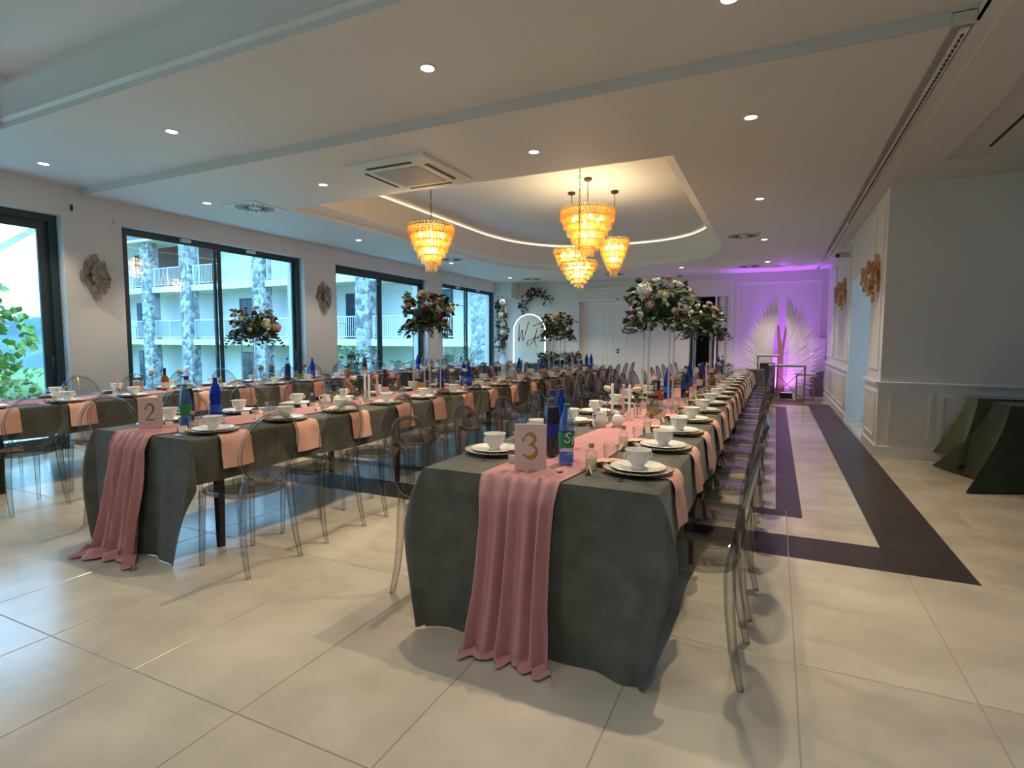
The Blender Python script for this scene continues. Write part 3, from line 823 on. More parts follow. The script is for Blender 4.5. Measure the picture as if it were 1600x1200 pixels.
def runner(x0, x1, y0, y1, off, seed, pool):
    rnd = random.Random(seed); ph = [rnd.uniform(0, 6) for _ in range(6)]
    hang = 0.735; tot = (y1 - y0)
    nu = 56
    rows = []
    ys = [y0 + tot * (j / 110) for j in range(110, -1, -1)]
    for y in ys:
        cx = (x0 + x1) / 2 + off * math.exp(-(y - y0) / 0.5) + 0.035 * math.sin(y * 1.3 + ph[0]) * min(1, (y - y0) / 1.0)
        w = 0.19 + 0.03 * math.sin(y * 2.1 + ph[1])
        if y - y0 < 0.6: w += (0.186 - w) * (1 - (y - y0) / 0.6)
        row = []
        for i in range(nu + 1):
            u = i / nu - .5
            h = 0.0035 + 0.011 * (0.5 + 0.5 * math.sin(u * 46 + 0.6 * math.sin(y * 3 + ph[2]) + ph[3])) * (1 - (2 * u) ** 4)
            row.append((cx + 2 * u * w, y, ZT_ + 0.002 + h))
        rows.append(row)
    nh = 44
    for j in range(1, nh):
        q = j / (nh - 1)
        row = []
        cx = (x0 + x1) / 2 + off
        for i in range(nu + 1):
            u = i / nu - .5
            w = 0.186 - .008 * q + 0.008 * math.sin(q * 5 + ph[4]) + pool * 0.05 * max(0, q - .7) / .3
            pl = math.sin(u * 33 + 0.9 * math.sin(q * 2.0 + ph[5]) + 1.1 * q + ph[3]) + 0.4 * math.sin(u * 49 + ph[1] + q)
            amp = 0.011 + 0.013 * min(1, q * 2.5)
            out = 0.050 + 0.110 * q ** 1.3 + amp * pl
            if j < 5: out = out * (j / 5) ** .6 
            row.append((cx + 2 * u * w, y0 - max(0.004, out), ZT_ + 0.004 - q * (ZT_ - 0.012)))
        rows.append(row)
    last = rows[-1]
    npool = 9
    for j in range(1, npool + 1):
        s_ = j / npool
        row = []
        for i, p in enumerate(last):
            u = i / nu - .5
            pl = math.sin(u * 22 + j * .8 + ph[2])
            row.append((p[0] + u * 0.16 * s_ * pool + 0.10 * s_ * pool, p[1] - 0.12 * s_ * pool * (0.75 + 0.4 * math.cos(u * 5 + ph[1])) - 0.02 * s_ + 0.012 * pl * s_, max(0.006, 0.012 + (0.022 * pool * math.sin(PI * s_) * (0.8 + pl)))))
        rows.append(row)
    n = nu + 1
    v = [p for r in rows for p in r]
    f = [(j * n + i, (j + 1) * n + i, (j + 1) * n + i + 1, j * n + i + 1) for j in range(len(rows) - 1) for i in range(nu)]
    return G().add((v, f))
for i, (kx, nm, x0, x1, y0, y1) in enumerate(TABS):
    t = thing('banquet_table', {'w': 'long banquet table nearest the windows, under green velvet', '2': 'long middle banquet table carrying the number 2 card', '3': 'long banquet table beside the aisle carrying the number 3 card'}[kx], 'table', ((x0 + x1) / 2, (y0 + y1) / 2, 0), 0, 'long banquet tables')
    hw, hl = (x1 - x0) / 2 - .012, (y1 - y0) / 2 - .012
    part('tabletop', boxmesh('tabletop', [WOOD], (-hw, -hl, 0.695, hw, hl, 0.729)), t)
    legm = G().add(rings([[(a * s, b * s, z) for a, b in ((-1, -1), (1, -1), (1, 1), (-1, 1))] for s, z in ((.018, 0), (.022, .3), (.026, .695))])).mesh('table_leg', [BLACKM], 0)
    ny = 6
    for j in range(ny):
        yy = -hl + 0.22 + (2 * hl - .44) * j / (ny - 1)
        for s in (-1, 1): part('leg', legm, t, loc=(s * (hw - 0.07), yy, 0))
    solo('tablecloth', cloth(x0, x1, y0, y1, 5 + i).mesh('tablecloth', [VELVET], 50), {'w': 'dark green velvet cloth over the long table nearest the windows', '2': 'dark green velvet cloth over the middle table with card 2', '3': 'dark green velvet cloth over the aisle-side table with card 3'}[kx], 'tablecloth', group='green velvet tablecloths')
    solo('table_runner', runner(x0, x1, y0, y1 - .3, {'w': 0, '2': -.06, '3': -0.05}[kx], 9 + i, {'w': 0, '2': 1.0, '3': 0.35}[kx]).mesh('table_runner', [CHIFF], 60), {'w': 'dusty pink chiffon runner along the table nearest the windows', '2': 'dusty pink chiffon runner trailing on the floor below card 2', '3': 'dusty pink chiffon runner hanging below the card numbered 3'}[kx], 'table runner', group='pink chiffon runners')

# ================================================================== CHAIRS
def chair_meshes():
    M_ = {}
    def outline(s, z, k=1.0):
        p = []
        for i in range(28):
            a = 2 * PI * i / 28
            c, q = math.cos(a), math.sin(a)
            x = 0.205 * math.copysign(abs(c) ** .62, c); y = 0.205 * math.copysign(abs(q) ** .62, q)
            x *= 1 - 0.10 * (0.5 - y / 0.41) 
            p.append((x * s, y * s, z))
        return p
    g = G().add(rings([outline(.955, .432), outline(1, .440), outline(1, .455), outline(.985, .462), outline(.90, .458)]))
    M_['seat'] = g.mesh('seat', [ACRYL], 30)
    M_['leg_f'] = G().add(tube([(0.168, .158, .445), (.172, .168, .25), (.176, .176, 0)], [.021, .018, .014], 8)).mesh('front_leg', [ACRLEG], 40)
    M_['leg_f2'] = G().add(tube([(-0.168, .158, .445), (-.172, .168, .25), (-.176, .176, 0)], [.021, .018, .014], 8)).mesh('front_leg', [ACRLEG], 40)
    for s, n in ((1, 'leg_r'), (-1, 'leg_r2')):
        M_[n] = G().add(tube([(s * .148, -.198, .575), (s * .160, -.184, .50), (s * .168, -.180, .43), (s * .176, -.184, .30), (s * .182, -.20, .15), (s * .188, -.232, 0)], [.013, .02, .024, .021, .018, .014], 8)).mesh('rear_leg', [ACRLEG], 40)
    def back(x, z, th):
        yy = -0.182 - (z - .5) * .16 - 0.02 * (1 - (x / .2) ** 2)
        return (x, yy + th, z)
    v = []; f = []
    nr, na = 5, 36
    for th in (0.003, -0.003):
        o = len(v)
        for r in range(nr + 1):
            for a in range(na):
                t = 2 * PI * a / na; q = max(.02, r / nr)
                v.append(back(.197 * q * math.cos(t), .70 + .207 * q * math.sin(t), th))
        for r in range(nr):
            for a in range(na):
                b = (a + 1) % na
                q = (o + r * na + a, o + r * na + b, o + (r + 1) * na + b, o + (r + 1) * na + a)
                f.append(q if th < 0 else q[::-1])
    M_['backrest'] = G().add((v, f)).mesh('backrest', [ACRYL], 60)
    M_['back_rim'] = G().add(tube([back(.200 * math.cos(2 * PI * a / 40), .70 + .210 * math.sin(2 * PI * a / 40), 0) for a in range(40)], 0.0125, 8, closed=True)).mesh('back_rim', [ACRLEG], 50)
    return M_
CM = chair_meshes()
def chair(x, y, rz, label, group):
    t = thing('ghost_chair', label, 'chair', (x, y, 0), rz, group)
    part('seat', CM['seat'], t)
    b = part('backrest', CM['backrest'], t)
    part('back_rim', CM['back_rim'], b)
    for q in ('leg_f', 'leg_f2', 'leg_r', 'leg_r2'): part('leg', CM[q], t)
NS = 16
rc = random.Random(3)
SIDES = [  # table, side phrase, chair x, facing angle, first chair y, edge x, sign towards the table centre
    ('3', 'aisle side of table three', -0.295, PI / 2, 2.38, -0.39, -1),
    ('3', 'inner side of table three', -1.56, -PI / 2, 2.47, -1.47, 1),
    ('2', 'aisle-facing side of table two', -2.86, PI / 2, 2.27, -3.12, -1),
    ('2', 'window-facing side of table two', -4.24, -PI / 2, 2.42, -4.10, 1),
    ('w', 'inner side of the window table', -5.38, PI / 2, 2.24, -5.93, -1),
    ('w', 'glass side of the window table', -7.03, -PI / 2, 2.46, -6.90, 1)]
for (tk, ph, cx, ang, yf, ex, sg) in SIDES:
    for i in range(NS):
        chair(cx + rc.uniform(-.018, .018), yf + .6 * i + rc.uniform(-.012, .012), ang + rc.uniform(-.06, .06),
              'round-backed clear smoky chair, %s from the near end, %s' % (ORD[i], ph), 'clear chairs on the ' + ph)

# ================================================================== PLACE SETTINGS
def mk_cup():
    prof = [(0.030, 0.0), (0.033, 0.004), (0.026, 0.012), (0.030, 0.02), (0.046, 0.036), (0.052, 0.058), (0.053, 0.074), (0.060, 0.086), (0.0585, 0.087), (0.051, 0.075), (0.048, 0.058), (0.040, 0.036), (0.0, 0.026)]
    bowl = G().add(lathe(prof, 26, True, False)).mesh('cup_bowl', [PORC], 45)
    h = G()
    for s in (1, -1):
        h.add(tube([(s * .050, 0, .066), (s * .066, 0, .070), (s * .073, 0, .060), (s * .066, 0, .046), (s * .050, 0, .044)], .0045, 6))
    return bowl, h.mesh('cup_handles', [PORC], 50)
CUPB, CUPH = mk_cup()
CHM = G().add(lathe([(0.0, 0.002), (0.09, 0.002), (0.10, 0.004), (0.150, 0.012), (0.153, 0.015), (0.149, 0.0155), (0.10, 0.0075), (0.0, 0.006)], 36, False, False)).mesh('charger', [CHARG], 40)
g = G()
for i in range(56):
    a = 2 * PI * i / 56
    g.add(ball(.153 * math.cos(a), .153 * math.sin(a), .0155, .0062))
BEAD = g.mesh('beaded_rim', [GOLDB], 60)
PLM = G().add(lathe([(0.0, 0.001), (0.07, 0.001), (0.082, 0.004), (0.118, 0.014), (0.124, 0.0165), (0.121, 0.0185), (0.085, 0.0085), (0.072, 0.005), (0.0, 0.0045)], 36, False, False)).mesh('plate', [PORC], 40)
def mk_napkin(seed):
    rnd = random.Random(seed)
    a0, a1 = rnd.uniform(-.15, .15), rnd.uniform(0, 6)
    w = 0.102
    def fn(u, v):
        # v: from the plate centre outwards over the table edge; local +y points off the table, edge at y=0
        L = 0.30 + 0.205
        s = v * L
        y = s - 0.30
        x = (u - .5) * 2 * w * (1 + .10 * v) + a0 * 0.03 * v
        edge = 0.022
        if y < -edge: z = ZT_ + 0.0035 + 0.013 * 0 ; yy = y
        else:
            q = min(1, (y + edge) / (2 * edge)) * PI / 2
            if y < edge: yy = -edge + edge * 1.45 * math.sin(q) + .006; z = ZT_ + .0035 - edge * (1 - math.cos(q))
            else:
                d = y - edge
                yy = 0.018 + 0.030 * (d / .2) + 0.010 * math.sin(u * 7 + a1) * min(1, d / .08) + .006
                z = ZT_ - edge - d
        if y < -.25: z += .012 * math.sin(u * 3.1) 
        return (x, yy, z)
    v, f = grid(fn, 8, 30)
    n = len(v); vv = []
    for p in v: vv.append((p[0], p[1] + (0.004 if p[2] < ZT_ - .01 else 0), p[2] + (0.004 if p[2] > ZT_ - .01 else 0.0015)))
    f2 = [tuple(i + n for i in q[::-1]) for q in f]
    rim = []
    NU, NV = 8, 30
    e = [i for i in range(NU + 1)] + [j * (NU + 1) + NU for j in range(1, NV + 1)] + [NV * (NU + 1) + i for i in range(NU - 1, -1, -1)] + [j * (NU + 1) for j in range(NV - 1, 0, -1)]
    for a, b in zip(e, e[1:] + e[:1]): rim.append((a, b, b + n, a + n))
    return G().add((v + vv, f + f2 + rim)).mesh('napkin', [NAPK], 50)
NPM = [mk_napkin(i) for i in range(5)]
def mk_fold():        # pink corner of the napkin peeping out above the plate
    def fn(u, v): return ((u - .5) * .11 * (1 - .2 * v), -0.17 * v, 0.016 + 0.012 * math.sin(v * 3) + .006 * math.cos(u * 6))
    v, f = grid(fn, 4, 6); n = len(v)
    return G().add((v + [(a, b, c + .005) for a, b, c in v], f + [tuple(i + n for i in q[::-1]) for q in f]))
FORK = G()
FORK.add(tube([(0, -.10, .006), (0, -.02, .005), (0, .035, .008)], [.0045, .003, .0035], 6, flat=.5))
FORK.add(rings([[(sx * w_, y_, z_ + s_ * .001) for sx, s_ in ((-1, -1), (1, -1), (1, 1), (-1, 1))] for w_, y_, z_ in ((.004, .033, .008), (.0115, .048, .006), (.0115, .062, .007))]))
for q in (-1, -.33, .33, 1): FORK.add(tube([(q * .0098, .06, .007), (q * .0098, .10, .010)], .0014, 4))
FORK = FORK.mesh('fork', [STEEL], 40)
TUMB = G().add(lathe([(0.0, 0.003), (0.026, 0.003), (0.030, 0.008), (0.036, 0.05), (0.037, 0.088), (0.035, 0.088), (0.034, 0.05), (0.028, 0.012), (0.0, 0.010)], 20, False, False)).mesh('tumbler', [CLEARG], 40)
GOBL = G().add(lathe([(0.034, 0.0), (0.033, 0.003), (0.006, 0.008), (0.004, 0.02), (0.004, 0.085), (0.012, 0.095), (0.032, 0.12), (0.038, 0.15), (0.034, 0.19), (0.0325, 0.19), (0.036, 0.15), (0.030, 0.122), (0.0, 0.10)], 18, True, False)).mesh('goblet', [CLEARG], 40)
JARG = G().add(lathe([(0.024, 0.0), (0.026, 0.004), (0.026, 0.058), (0.022, 0.070), (0.0125, 0.080), (0.0125, 0.094), (0.011, 0.094)], 18, True, False)).mesh('jar_glass', [CLEARG], 40)
JARL = G().add(lathe([(0.0, 0.003), (0.0235, 0.003), (0.0235, 0.048), (0.0, 0.049)], 16, False, False)).mesh('cordial', [LIQ], 40)
JARS = G().add(lathe([(0.0, 0.003), (0.0235, 0.003), (0.0235, 0.034), (0.0, 0.038)], 16, False, False)).mesh('candies', [SALT], 40)
JARK = G().add(lathe([(0.011, 0.086), (0.0125, 0.104), (0.0, 0.104)], 12, True, False)).mesh('jar_cork', [CORK], 40)
JARB = G().add(lathe([(0.0265, 0.036), (0.0265, 0.043)], 16, False, False)).mesh('jar_band', [pm('red_brown_band', (.20, .05, .03), .6)], 40)
CARD = G().add(([(-.030, -.014, 0), (.030, -.014, 0), (.030, 0, .038), (-.030, 0, .038), (-.030, .014, 0), (.030, .014, 0)], [(0, 1, 2, 3), (3, 2, 5, 4)])).mesh('place_card', [PAPER], 0)
FOLDM = mk_fold().mesh('napkin_corner', [NAPK], 60)
rs_ = random.Random(12)
GRP = lambda what, ph: what + ' on the ' + ph
for (tk, ph, cx, ang, yf, ex, sg) in SIDES:
    tb = [q for q in TABS if q[0] == tk][0]
    out = -sg                                   # direction off the table
    rz = -PI / 2 * out                          # turns local +y to the off-table direction
    for i in range(NS):
        yy = yf + .6 * i + 0.09 + rs_.uniform(-.02, .02)
        px = ex + sg * (0.150 + rs_.uniform(-.008, .008))
        loc = (px, yy, ZT_)
        w1 = '%s place from near end, %s' % (ORD[i], ph)
        zz = ZT_ + .001
        nr = rz + rs_.uniform(-.05, .05)
        t = solo('napkin', NPM[(i * 3 + len(ph)) % 5], 'hanging peach napkin, ' + w1, 'napkin', (ex, yy + .035, 0), rz, GRP('hanging peach napkins', ph))
        part('napkin_corner', FOLDM, t, loc=(-0.03, -.205, ZT_ - .006))
        zb = ZT_ + 0.009
        t = thing('charger_plate', 'gold-beaded glass charger, ' + w1, 'charger plate', (px, yy, zb), 0, GRP('beaded chargers', ph))
        part('plate', CHM, t); part('beaded_rim', BEAD, t, label='gold beaded rim')
        zb2 = zb + 0.0075
        solo('dinner_plate', PLM, 'white plate on charger, ' + w1, 'plate', (px, yy, zb2), 0, GRP('white plates', ph))
        t = thing('soup_cup', 'white two-handled porcelain cup, ' + w1, 'cup', (px, yy, zb2 + .0048), rs_.uniform(-.6, .6) + 1.2, GRP('white soup cups', ph))
        part('cup_bowl', CUPB, t); part('handle', CUPH, t)
        if i < 10 and not (tk == 'w' and sg > 0 and i > 5):
            solo('fork', FORK, 'silver fork beside charger, ' + w1, 'fork', (px - sg * .02, yy - .19, ZT_ + .001), PI / 2 * (1 if sg > 0 else -1) + rs_.uniform(-.12, .12) + PI, GRP('silver forks', ph))
        gx = ex + sg * 0.36
        if i % 3 != 2: solo('tumbler', TUMB, 'clear glass tumbler behind plate, ' + w1, 'glass', (gx + rs_.uniform(-.02, .02) - sg * .04, yy + .17, ZT_ + .001), 0, GRP('clear drinking glasses', ph))
        else: solo('wine_glass', GOBL, 'clear stemmed glass behind plate, ' + w1, 'glass', (gx + rs_.uniform(-.02, .02) - sg * .03, yy + .18, ZT_ + .001), 0, GRP('clear drinking glasses', ph))
        jy = yy + rs_.uniform(-.06, .03)
        cord = (sg < 0)
        t = thing('favour_bottle', ('corked bottle of pale cordial, ' if cord else 'corked bottle of cream sweets, ') + w1, 'bottle', (gx, jy, ZT_ + .001), 0, GRP('little corked favour bottles', ph))
        SJ = (1.05, 1.05, 1.2)
        part('bottle_glass', JARG, t, scale=SJ); part('filling', JARL if cord else JARS, t, scale=SJ); part('cork', JARK, t, scale=SJ)
        if not cord: part('band', JARB, t, scale=SJ)
        if i < 9: solo('place_card', CARD, 'folded cream place card, ' + w1, 'place card', (gx - sg * .015, jy - .085, ZT_ + .001), rz + rs_.uniform(-.4, .4), GRP('cream place cards', ph))
# ================================================================== FLOWERS
def rose_mesh(seed, mats, layers=4):
    rnd = random.Random(seed); g = G()
    g.add(ball(0, 0, .62, .30, False, (1, 1, 1.1)))
    for L in range(layers):
        n = 3 + L
        rL = (.36, .50, .62, .74)[L]; top = R((12, 28, 44, 62)[L]); lip = (.0, .04, .08, .14)[L]
        for i in range(n):
            a0 = 2 * PI * (i + .5 * (L % 2)) / n + rnd.uniform(-.2, .2)
            wd = 2 * PI / n * 1.35
            def fn(u, v, a0=a0, rL=rL, top=top, lip=lip, wd=wd):
                e = 1 - abs(2 * u - 1) ** 2.5
                th = R(165) + (top + R(16) * (1 - e) - R(165)) * v
                a = a0 + (u - .5) * wd
                r = rL * math.sin(th) * (1 + .04 * (2 * u - 1)) + lip * max(0, v - .7) / .3
                return (r * math.cos(a), r * math.sin(a), .55 + rL * .92 * math.cos(th) - .25 * lip * v)
            g.add(grid(fn, 4, 6))
    return g.mesh('rose_bloom', mats, 60)
ROSE = {n: [rose_mesh(i + 10 * j, [m]) for i in range(2)] for j, (n, m) in enumerate({'cream': PETW, 'white': PETWW, 'pink': PETP, 'blush': PETBL, 'burgundy': PETDR}.items())}
def pom_mesh(seed, mat):                  # hydrangea / peony head made of many small florets
    rnd = random.Random(seed); g = G()
    for i in range(70):
        z = 1 - 2 * (i + .5) / 70; r = math.sqrt(1 - z * z); a = i * 2.39996
        k = rnd.uniform(.86, 1.05)
        p = Vector((r * math.cos(a), r * math.sin(a), z)) * k
        q = p.to_track_quat('Z', 'Y').to_matrix().to_4x4()
        s = .20
        g.add(([(-s, -s, .02), (s, -s, .02), (s, s, .02), (-s, s, .02), (0, 0, -.10)], [(0, 1, 4), (1, 2, 4), (2, 3, 4), (3, 0, 4)]), 0, Matrix.Translation(p) @ q)
    g.add(ball(0, 0, 0, .86, True))
    return g.mesh('hydrangea_head', [mat], 60)
POM = [pom_mesh(1, PETW), pom_mesh(2, PETWW), pom_mesh(3, PETBL)]
def leaf(L, w, bend=.2):
    v = [(0, 0, 0), (w * .8, L * .3, .1 * w), (w, L * .55, .1 * w - bend * L * .15), (0, L, -bend * L * .5), (-w, L * .55, .1 * w - bend * L * .15), (-w * .8, L * .3, .1 * w), (0, L * .35, -.12 * w), (0, L * .6, -.12 * w - bend * L * .15)]
    return v, [(0, 1, 6), (1, 2, 7, 6), (2, 3, 7), (0, 6, 5), (6, 7, 4, 5), (7, 3, 4)]
def orient(p, d, roll=0):
    return Matrix.Translation(p) @ Vector(d).normalized().to_track_quat('Y', 'Z').to_matrix().to_4x4() @ Matrix.Rotation(roll, 4, 'Y')
def foliage(rnd, n, pos, L=(.05, .09), mats=(LEAF, LEAF2), sprays=()):
    g = G()
    for i in range(n):
        p, d = pos(rnd)
        l = rnd.uniform(*L)
        g.add(leaf(l, l * rnd.uniform(.26, .42), rnd.uniform(0, .5)), 0 if rnd.random() < .6 else 1, orient(p, d, rnd.uniform(-1, 1)))
    for (p0, d0, n_, L_) in sprays:            # eucalyptus sprays: a stem with round leaves in pairs
        p = Vector(p0); d = Vector(d0).normalized(); pts = [tuple(p)]
        for i in range(n_):
            d = (d + Vector((rnd.uniform(-.1, .1), rnd.uniform(-.1, .1), -.11))).normalized()
            p = p + d * L_ / n_
            pts.append(tuple(p))
            side = d.cross(Vector((0, 0, 1)))
            if side.length < .1: side = Vector((1, 0, 0))
            for s in (-1, 1):
                dd = (side.normalized() * s + d * .5 + Vector((0, 0, rnd.uniform(-.3, .2))))
                l = .058 * (1 - .3 * i / n_)
                g.add(leaf(l, l * .45, .1), 1 if rnd.random() < .6 else 0, orient(p, dd, rnd.uniform(-.6, .6)))
        g.add(tube(pts, .0022, 4), 0)
    return g.mesh('foliage', list(mats), 0)
def arrangement(label, x, y, z, rad, seed, blooms, group, flat=0.92):
    """dome of blooms and leaves with its centre at z"""
    rnd = random.Random(seed)
    t = thing('floral_arrangement', label, 'flowers', (x, y, z), 0, group)
    def pos(r):
        a = r.uniform(0, 2 * PI); e = r.uniform(-.75, 1.0)
        k = rad * r.uniform(.55, 1.04)
        p = Vector((k * math.cos(a) * math.cos(e * .9), k * math.sin(a) * math.cos(e * .9), k * flat * math.sin(e * 1.3) - (.05 if e < 0 else 0)))
        return p, (math.cos(a), math.sin(a), r.uniform(-.7, .8))
    sp = []
    for i in range(13):
        a = rnd.uniform(0, 2 * PI) if i > 5 else PI * i / 3 + rnd.uniform(-.3, .3)
        u = rnd.uniform(-.5, .6) if i > 6 else -.45
        sp.append(((rad * .6 * math.cos(a), rad * .6 * math.sin(a), -.05 if u < 0 else .08), (math.cos(a), math.sin(a), u), 7, rad * rnd.uniform(.75, 1.15)))
    tag(part('foliage', foliage(rnd, 400, pos, (.05, .085), sprays=sp), t), kind='stuff')
    g = G()
    g.add(ball(0, 0, -.02, rad * .62, True, (1, 1, flat * .9)))
    part('floral_foam', g.mesh('floral_foam', [LEAF], 60), t)
    cnt = sum(b[1] for b in blooms); i = 0
    lst = [k for k, n in blooms for _ in range(n)]
    rnd.shuffle(lst)
    for i, kind in enumerate(lst):
        f = (i + .5) / cnt
        e = math.asin(max(-.98, 1 - 1.55 * f))
        a = i * 2.39996 + rnd.uniform(-.2, .2)
        d = Vector((math.cos(e) * math.cos(a), math.cos(e) * math.sin(a), math.sin(e)))
        k = rad * rnd.uniform(.93, 1.06)
        p = Vector((d.x * k, d.y * k, d.z * k * flat + .015))
        q = d.to_track_quat('Z', 'Y').to_euler()
        if kind.startswith('pom'): o = part('hydrangea', POM[int(kind[3])], t, loc=p, rot=q, scale=[rad * rnd.uniform(.23, .28)] * 3)
        else:
            s = rad * rnd.uniform(.135, .19)
            o = part('rose', ROSE[kind][i % 2], t, loc=p - d * s * .5, rot=q, scale=[s] * 3)
def rod_stand(label, x, y, h, seed):
    t = thing('flower_stand', label, 'flower stand', (x, y, ZT_ + .002), 0, 'tall clear acrylic flower stands')
    part('base_plate', boxmesh('base_plate', [ACRROD], (-.13, -.13, 0, .13, .13, .012), b=.003), t)
    part('top_plate', boxmesh('top_plate', [ACRROD], (-.13, -.13, h - .012, .13, .13, h), b=.003), t)
    rm = G().add(tube([(0, 0, .012), (0, 0, h - .012)], .0095, 10)).mesh('rod', [ACRROD], 40)
    for a, b in ((-.11, -.11), (.11, -.11), (.11, .11), (-.11, .11)): part('rod', rm, t, loc=(a, b, 0))
STG = 'tall flower arrangements on acrylic stands'
for (x, y, h, rd, lb, ls, sd, bl) in (
    (-.93, 4.97, .76, .26, 'large pink and cream rose arrangement on the nearest stand of table three', 'clear acrylic rod stand on table three, nearer of its two', 1, (('blush', 4), ('pink', 4), ('white', 6), ('cream', 6), ('pom1', 2))),
    (-.93, 8.20, .72, .27, 'white rose and greenery arrangement on the far stand of table three', 'clear acrylic rod stand on table three, farther of its two', 2, (('white', 11), ('cream', 8), ('blush', 2))),
    (-3.60, 5.31, .74, .26, 'rose arrangement with white hydrangea on the near stand of table two', 'clear acrylic rod stand on table two, nearer of its two', 3, (('burgundy', 3), ('pink', 3), ('cream', 6), ('blush', 3), ('pom1', 1), ('pom2', 1), ('pom0', 1))),
    (-3.60, 9.48, .70, .27, 'cream and burgundy flower arrangement on table two before the lit arch', 'clear acrylic rod stand on table two, before the lit arch', 4, (('cream', 8), ('white', 3), ('burgundy', 4), ('blush', 3), ('pom0', 2))),
    (-6.40, 5.31, .64, .27, 'cream and pink flower arrangement seen against the first big window', 'clear acrylic rod stand on the window table', 5, (('cream', 9), ('white', 4), ('burgundy', 3), ('blush', 4), ('pom0', 2), ('pom2', 1)))):
    rod_stand(ls, x, y, h, sd)
    arrangement(lb, x, y, ZT_ + h + .15, rd, sd * 7, bl, STG)

# ================================================================== ITEMS DOWN THE MIDDLE OF THE TABLES
def lm(name, prof, mat, seg=18, c0=True, c1=True, sm=40): return G().add(lathe(prof, seg, c0, c1)).mesh(name, [mat], sm)
BOT15 = [(0.0, .004), (.036, .004), (.043, .02), (.044, .10), (.041, .135), (.044, .17), (.044, .215), (.034, .26), (.016, .292), (.0135, .315)]
KIT = {}
KIT['cola_bottle'] = ('cola bottle', [('bottle_body', lm('cola', BOT15, PET)), ('cola_filling', lm('fill', [(0, .006), (.041, .012), (.0415, .215), (.032, .25), (0, .252)], COLA)), ('bottle_label', lm('lab', [(.0448, .10), (.042, .135), (.0448, .168)], COLALB, c0=False, c1=False)), ('bottle_cap', lm('cap', [(.016, .308), (.0165, .335), (0, .336)], BLUECAP))])
KIT['water_bottle'] = ('water bottle', [('bottle_body', lm('water', [(0, .004), (.034, .004), (.04, .02), (.04, .12), (.036, .14), (.04, .16), (.04, .20), (.030, .25), (.014, .285), (.013, .30)], BLUEB)), ('bottle_label', lm('lab', [(.0405, .07), (.0405, .125)], BLUELB, c0=False, c1=False)), ('bottle_cap', lm('cap', [(.0145, .295), (.015, .318), (0, .319)], BLUECAP))])
KIT['lemonade_bottle'] = ('soda bottle', [('bottle_body', lm('soda', [(0, .004), (.030, .004), (.037, .015), (.036, .04), (.032, .065), (.036, .09), (.038, .13), (.038, .165), (.033, .20), (.018, .25), (.0135, .272)], PETBLUE)), ('soda_filling', lm('fill', [(0, .008), (.033, .016), (.032, .055), (0, .056)], clear('pale_blue_water', (.60, .80, 1), (.2, .45, .9), diff=(.06, .28, .85), dmix=.45))), ('bottle_label', lm('lab', [(.0365, .085), (.0386, .13), (.0386, .155)], GREENLB, c0=False, c1=False)), ('bottle_cap', lm('cap', [(.0145, .266), (.015, .288), (0, .289)], GREENCAP))])
KIT['wine_bottle'] = ('wine bottle', [('bottle_body', lm('wine', [(0, .008), (.03, .002), (.037, .006), (.037, .19), (.030, .215), (.015, .24), (.014, .29), (.016, .292), (.016, .302), (0, .302)], REDWINE)), ('bottle_label', lm('lab', [(.0374, .06), (.0374, .14)], pm('wine_label', (.55, .35, .25), .6), c0=False, c1=False)), ('foil_cap', lm('cap', [(.0158, .245), (.0158, .303), (0, .304)], pm('wine_foil', (.05, .004, .02), .4)))])
KIT['spirit_bottle'] = ('spirit bottle', [('bottle_body', lm('spirit', [(0, .004), (.038, .004), (.042, .012), (.042, .13), (.036, .155), (.014, .18), (.013, .22)], AMBER)), ('bottle_label', lm('lab', [(.0426, .03), (.0426, .10)], pm('spirit_label', (.62, .52, .46), .6), c0=False, c1=False)), ('bottle_cap', lm('cap', [(.015, .185), (.0155, .262), (0, .263)], BLACKP))])
KIT['juice_jug'] = ('juice jug', [('jug_body', lm('jug', [(0, .004), (.042, .004), (.05, .02), (.05, .13), (.044, .145)], CLEARG)), ('juice_filling', lm('fill', [(0, .006), (.047, .02), (.047, .122), (0, .123)], ORJ)), ('jug_lid', lm('lid', [(.046, .142), (.047, .168), (0, .170)], BLACKP)), ('jug_handle', G().add(tube([(.046, 0, .125), (.075, 0, .12), (.08, 0, .08), (.072, 0, .045), (.048, 0, .038)], .006, 6)).mesh('handle', [CLEARG], 40))])
KIT['lemonade_jug'] = ('lemonade jug', [('jug_body', lm('jug', [(0, .004), (.040, .004), (.048, .02), (.048, .13), (.040, .15)], CLEARG)), ('lemonade_filling', lm('fill', [(0, .006), (.045, .02), (.045, .10), (0, .101)], LEMON)), ('jug_lid', lm('lid', [(.042, .148), (.043, .172), (0, .174)], BLACKP)), ('mint_sprig', foliage(random.Random(4), 26, lambda r: (Vector((r.uniform(-.03, .03), r.uniform(-.03, .03), r.uniform(.08, .13))), (r.uniform(-1, 1), r.uniform(-1, 1), r.uniform(-.5, .5))), (.02, .035), (LEAF, STEM)))])
VASEG = lm('vase', [(0, .004), (.026, .004), (.030, .012), (.030, .06), (.018, .09), (.0135, .12), (.017, .145), (.0155, .145), (.012, .12), (.016, .09)], CLEARG, c1=False)
VASER = lm('stem', [(.0025, .012), (.0025, .21)], STEM, 6)
def vase_leaves(s):
    r = random.Random(s)
    return foliage(r, 7, lambda q: (Vector((0, 0, q.uniform(.13, .19))), (q.uniform(-1, 1), q.uniform(-1, 1), q.uniform(0, .6))), (.035, .055))
VL = vase_leaves(1)
TAPER = {'white': lm('candle', [(.0105, .035), (.0095, .26), (.003, .265), (0, .266)], WAXW, 12), 'pink': lm('candle', [(.0105, .035), (.0095, .25), (.003, .255), (0, .256)], WAXP, 12)}
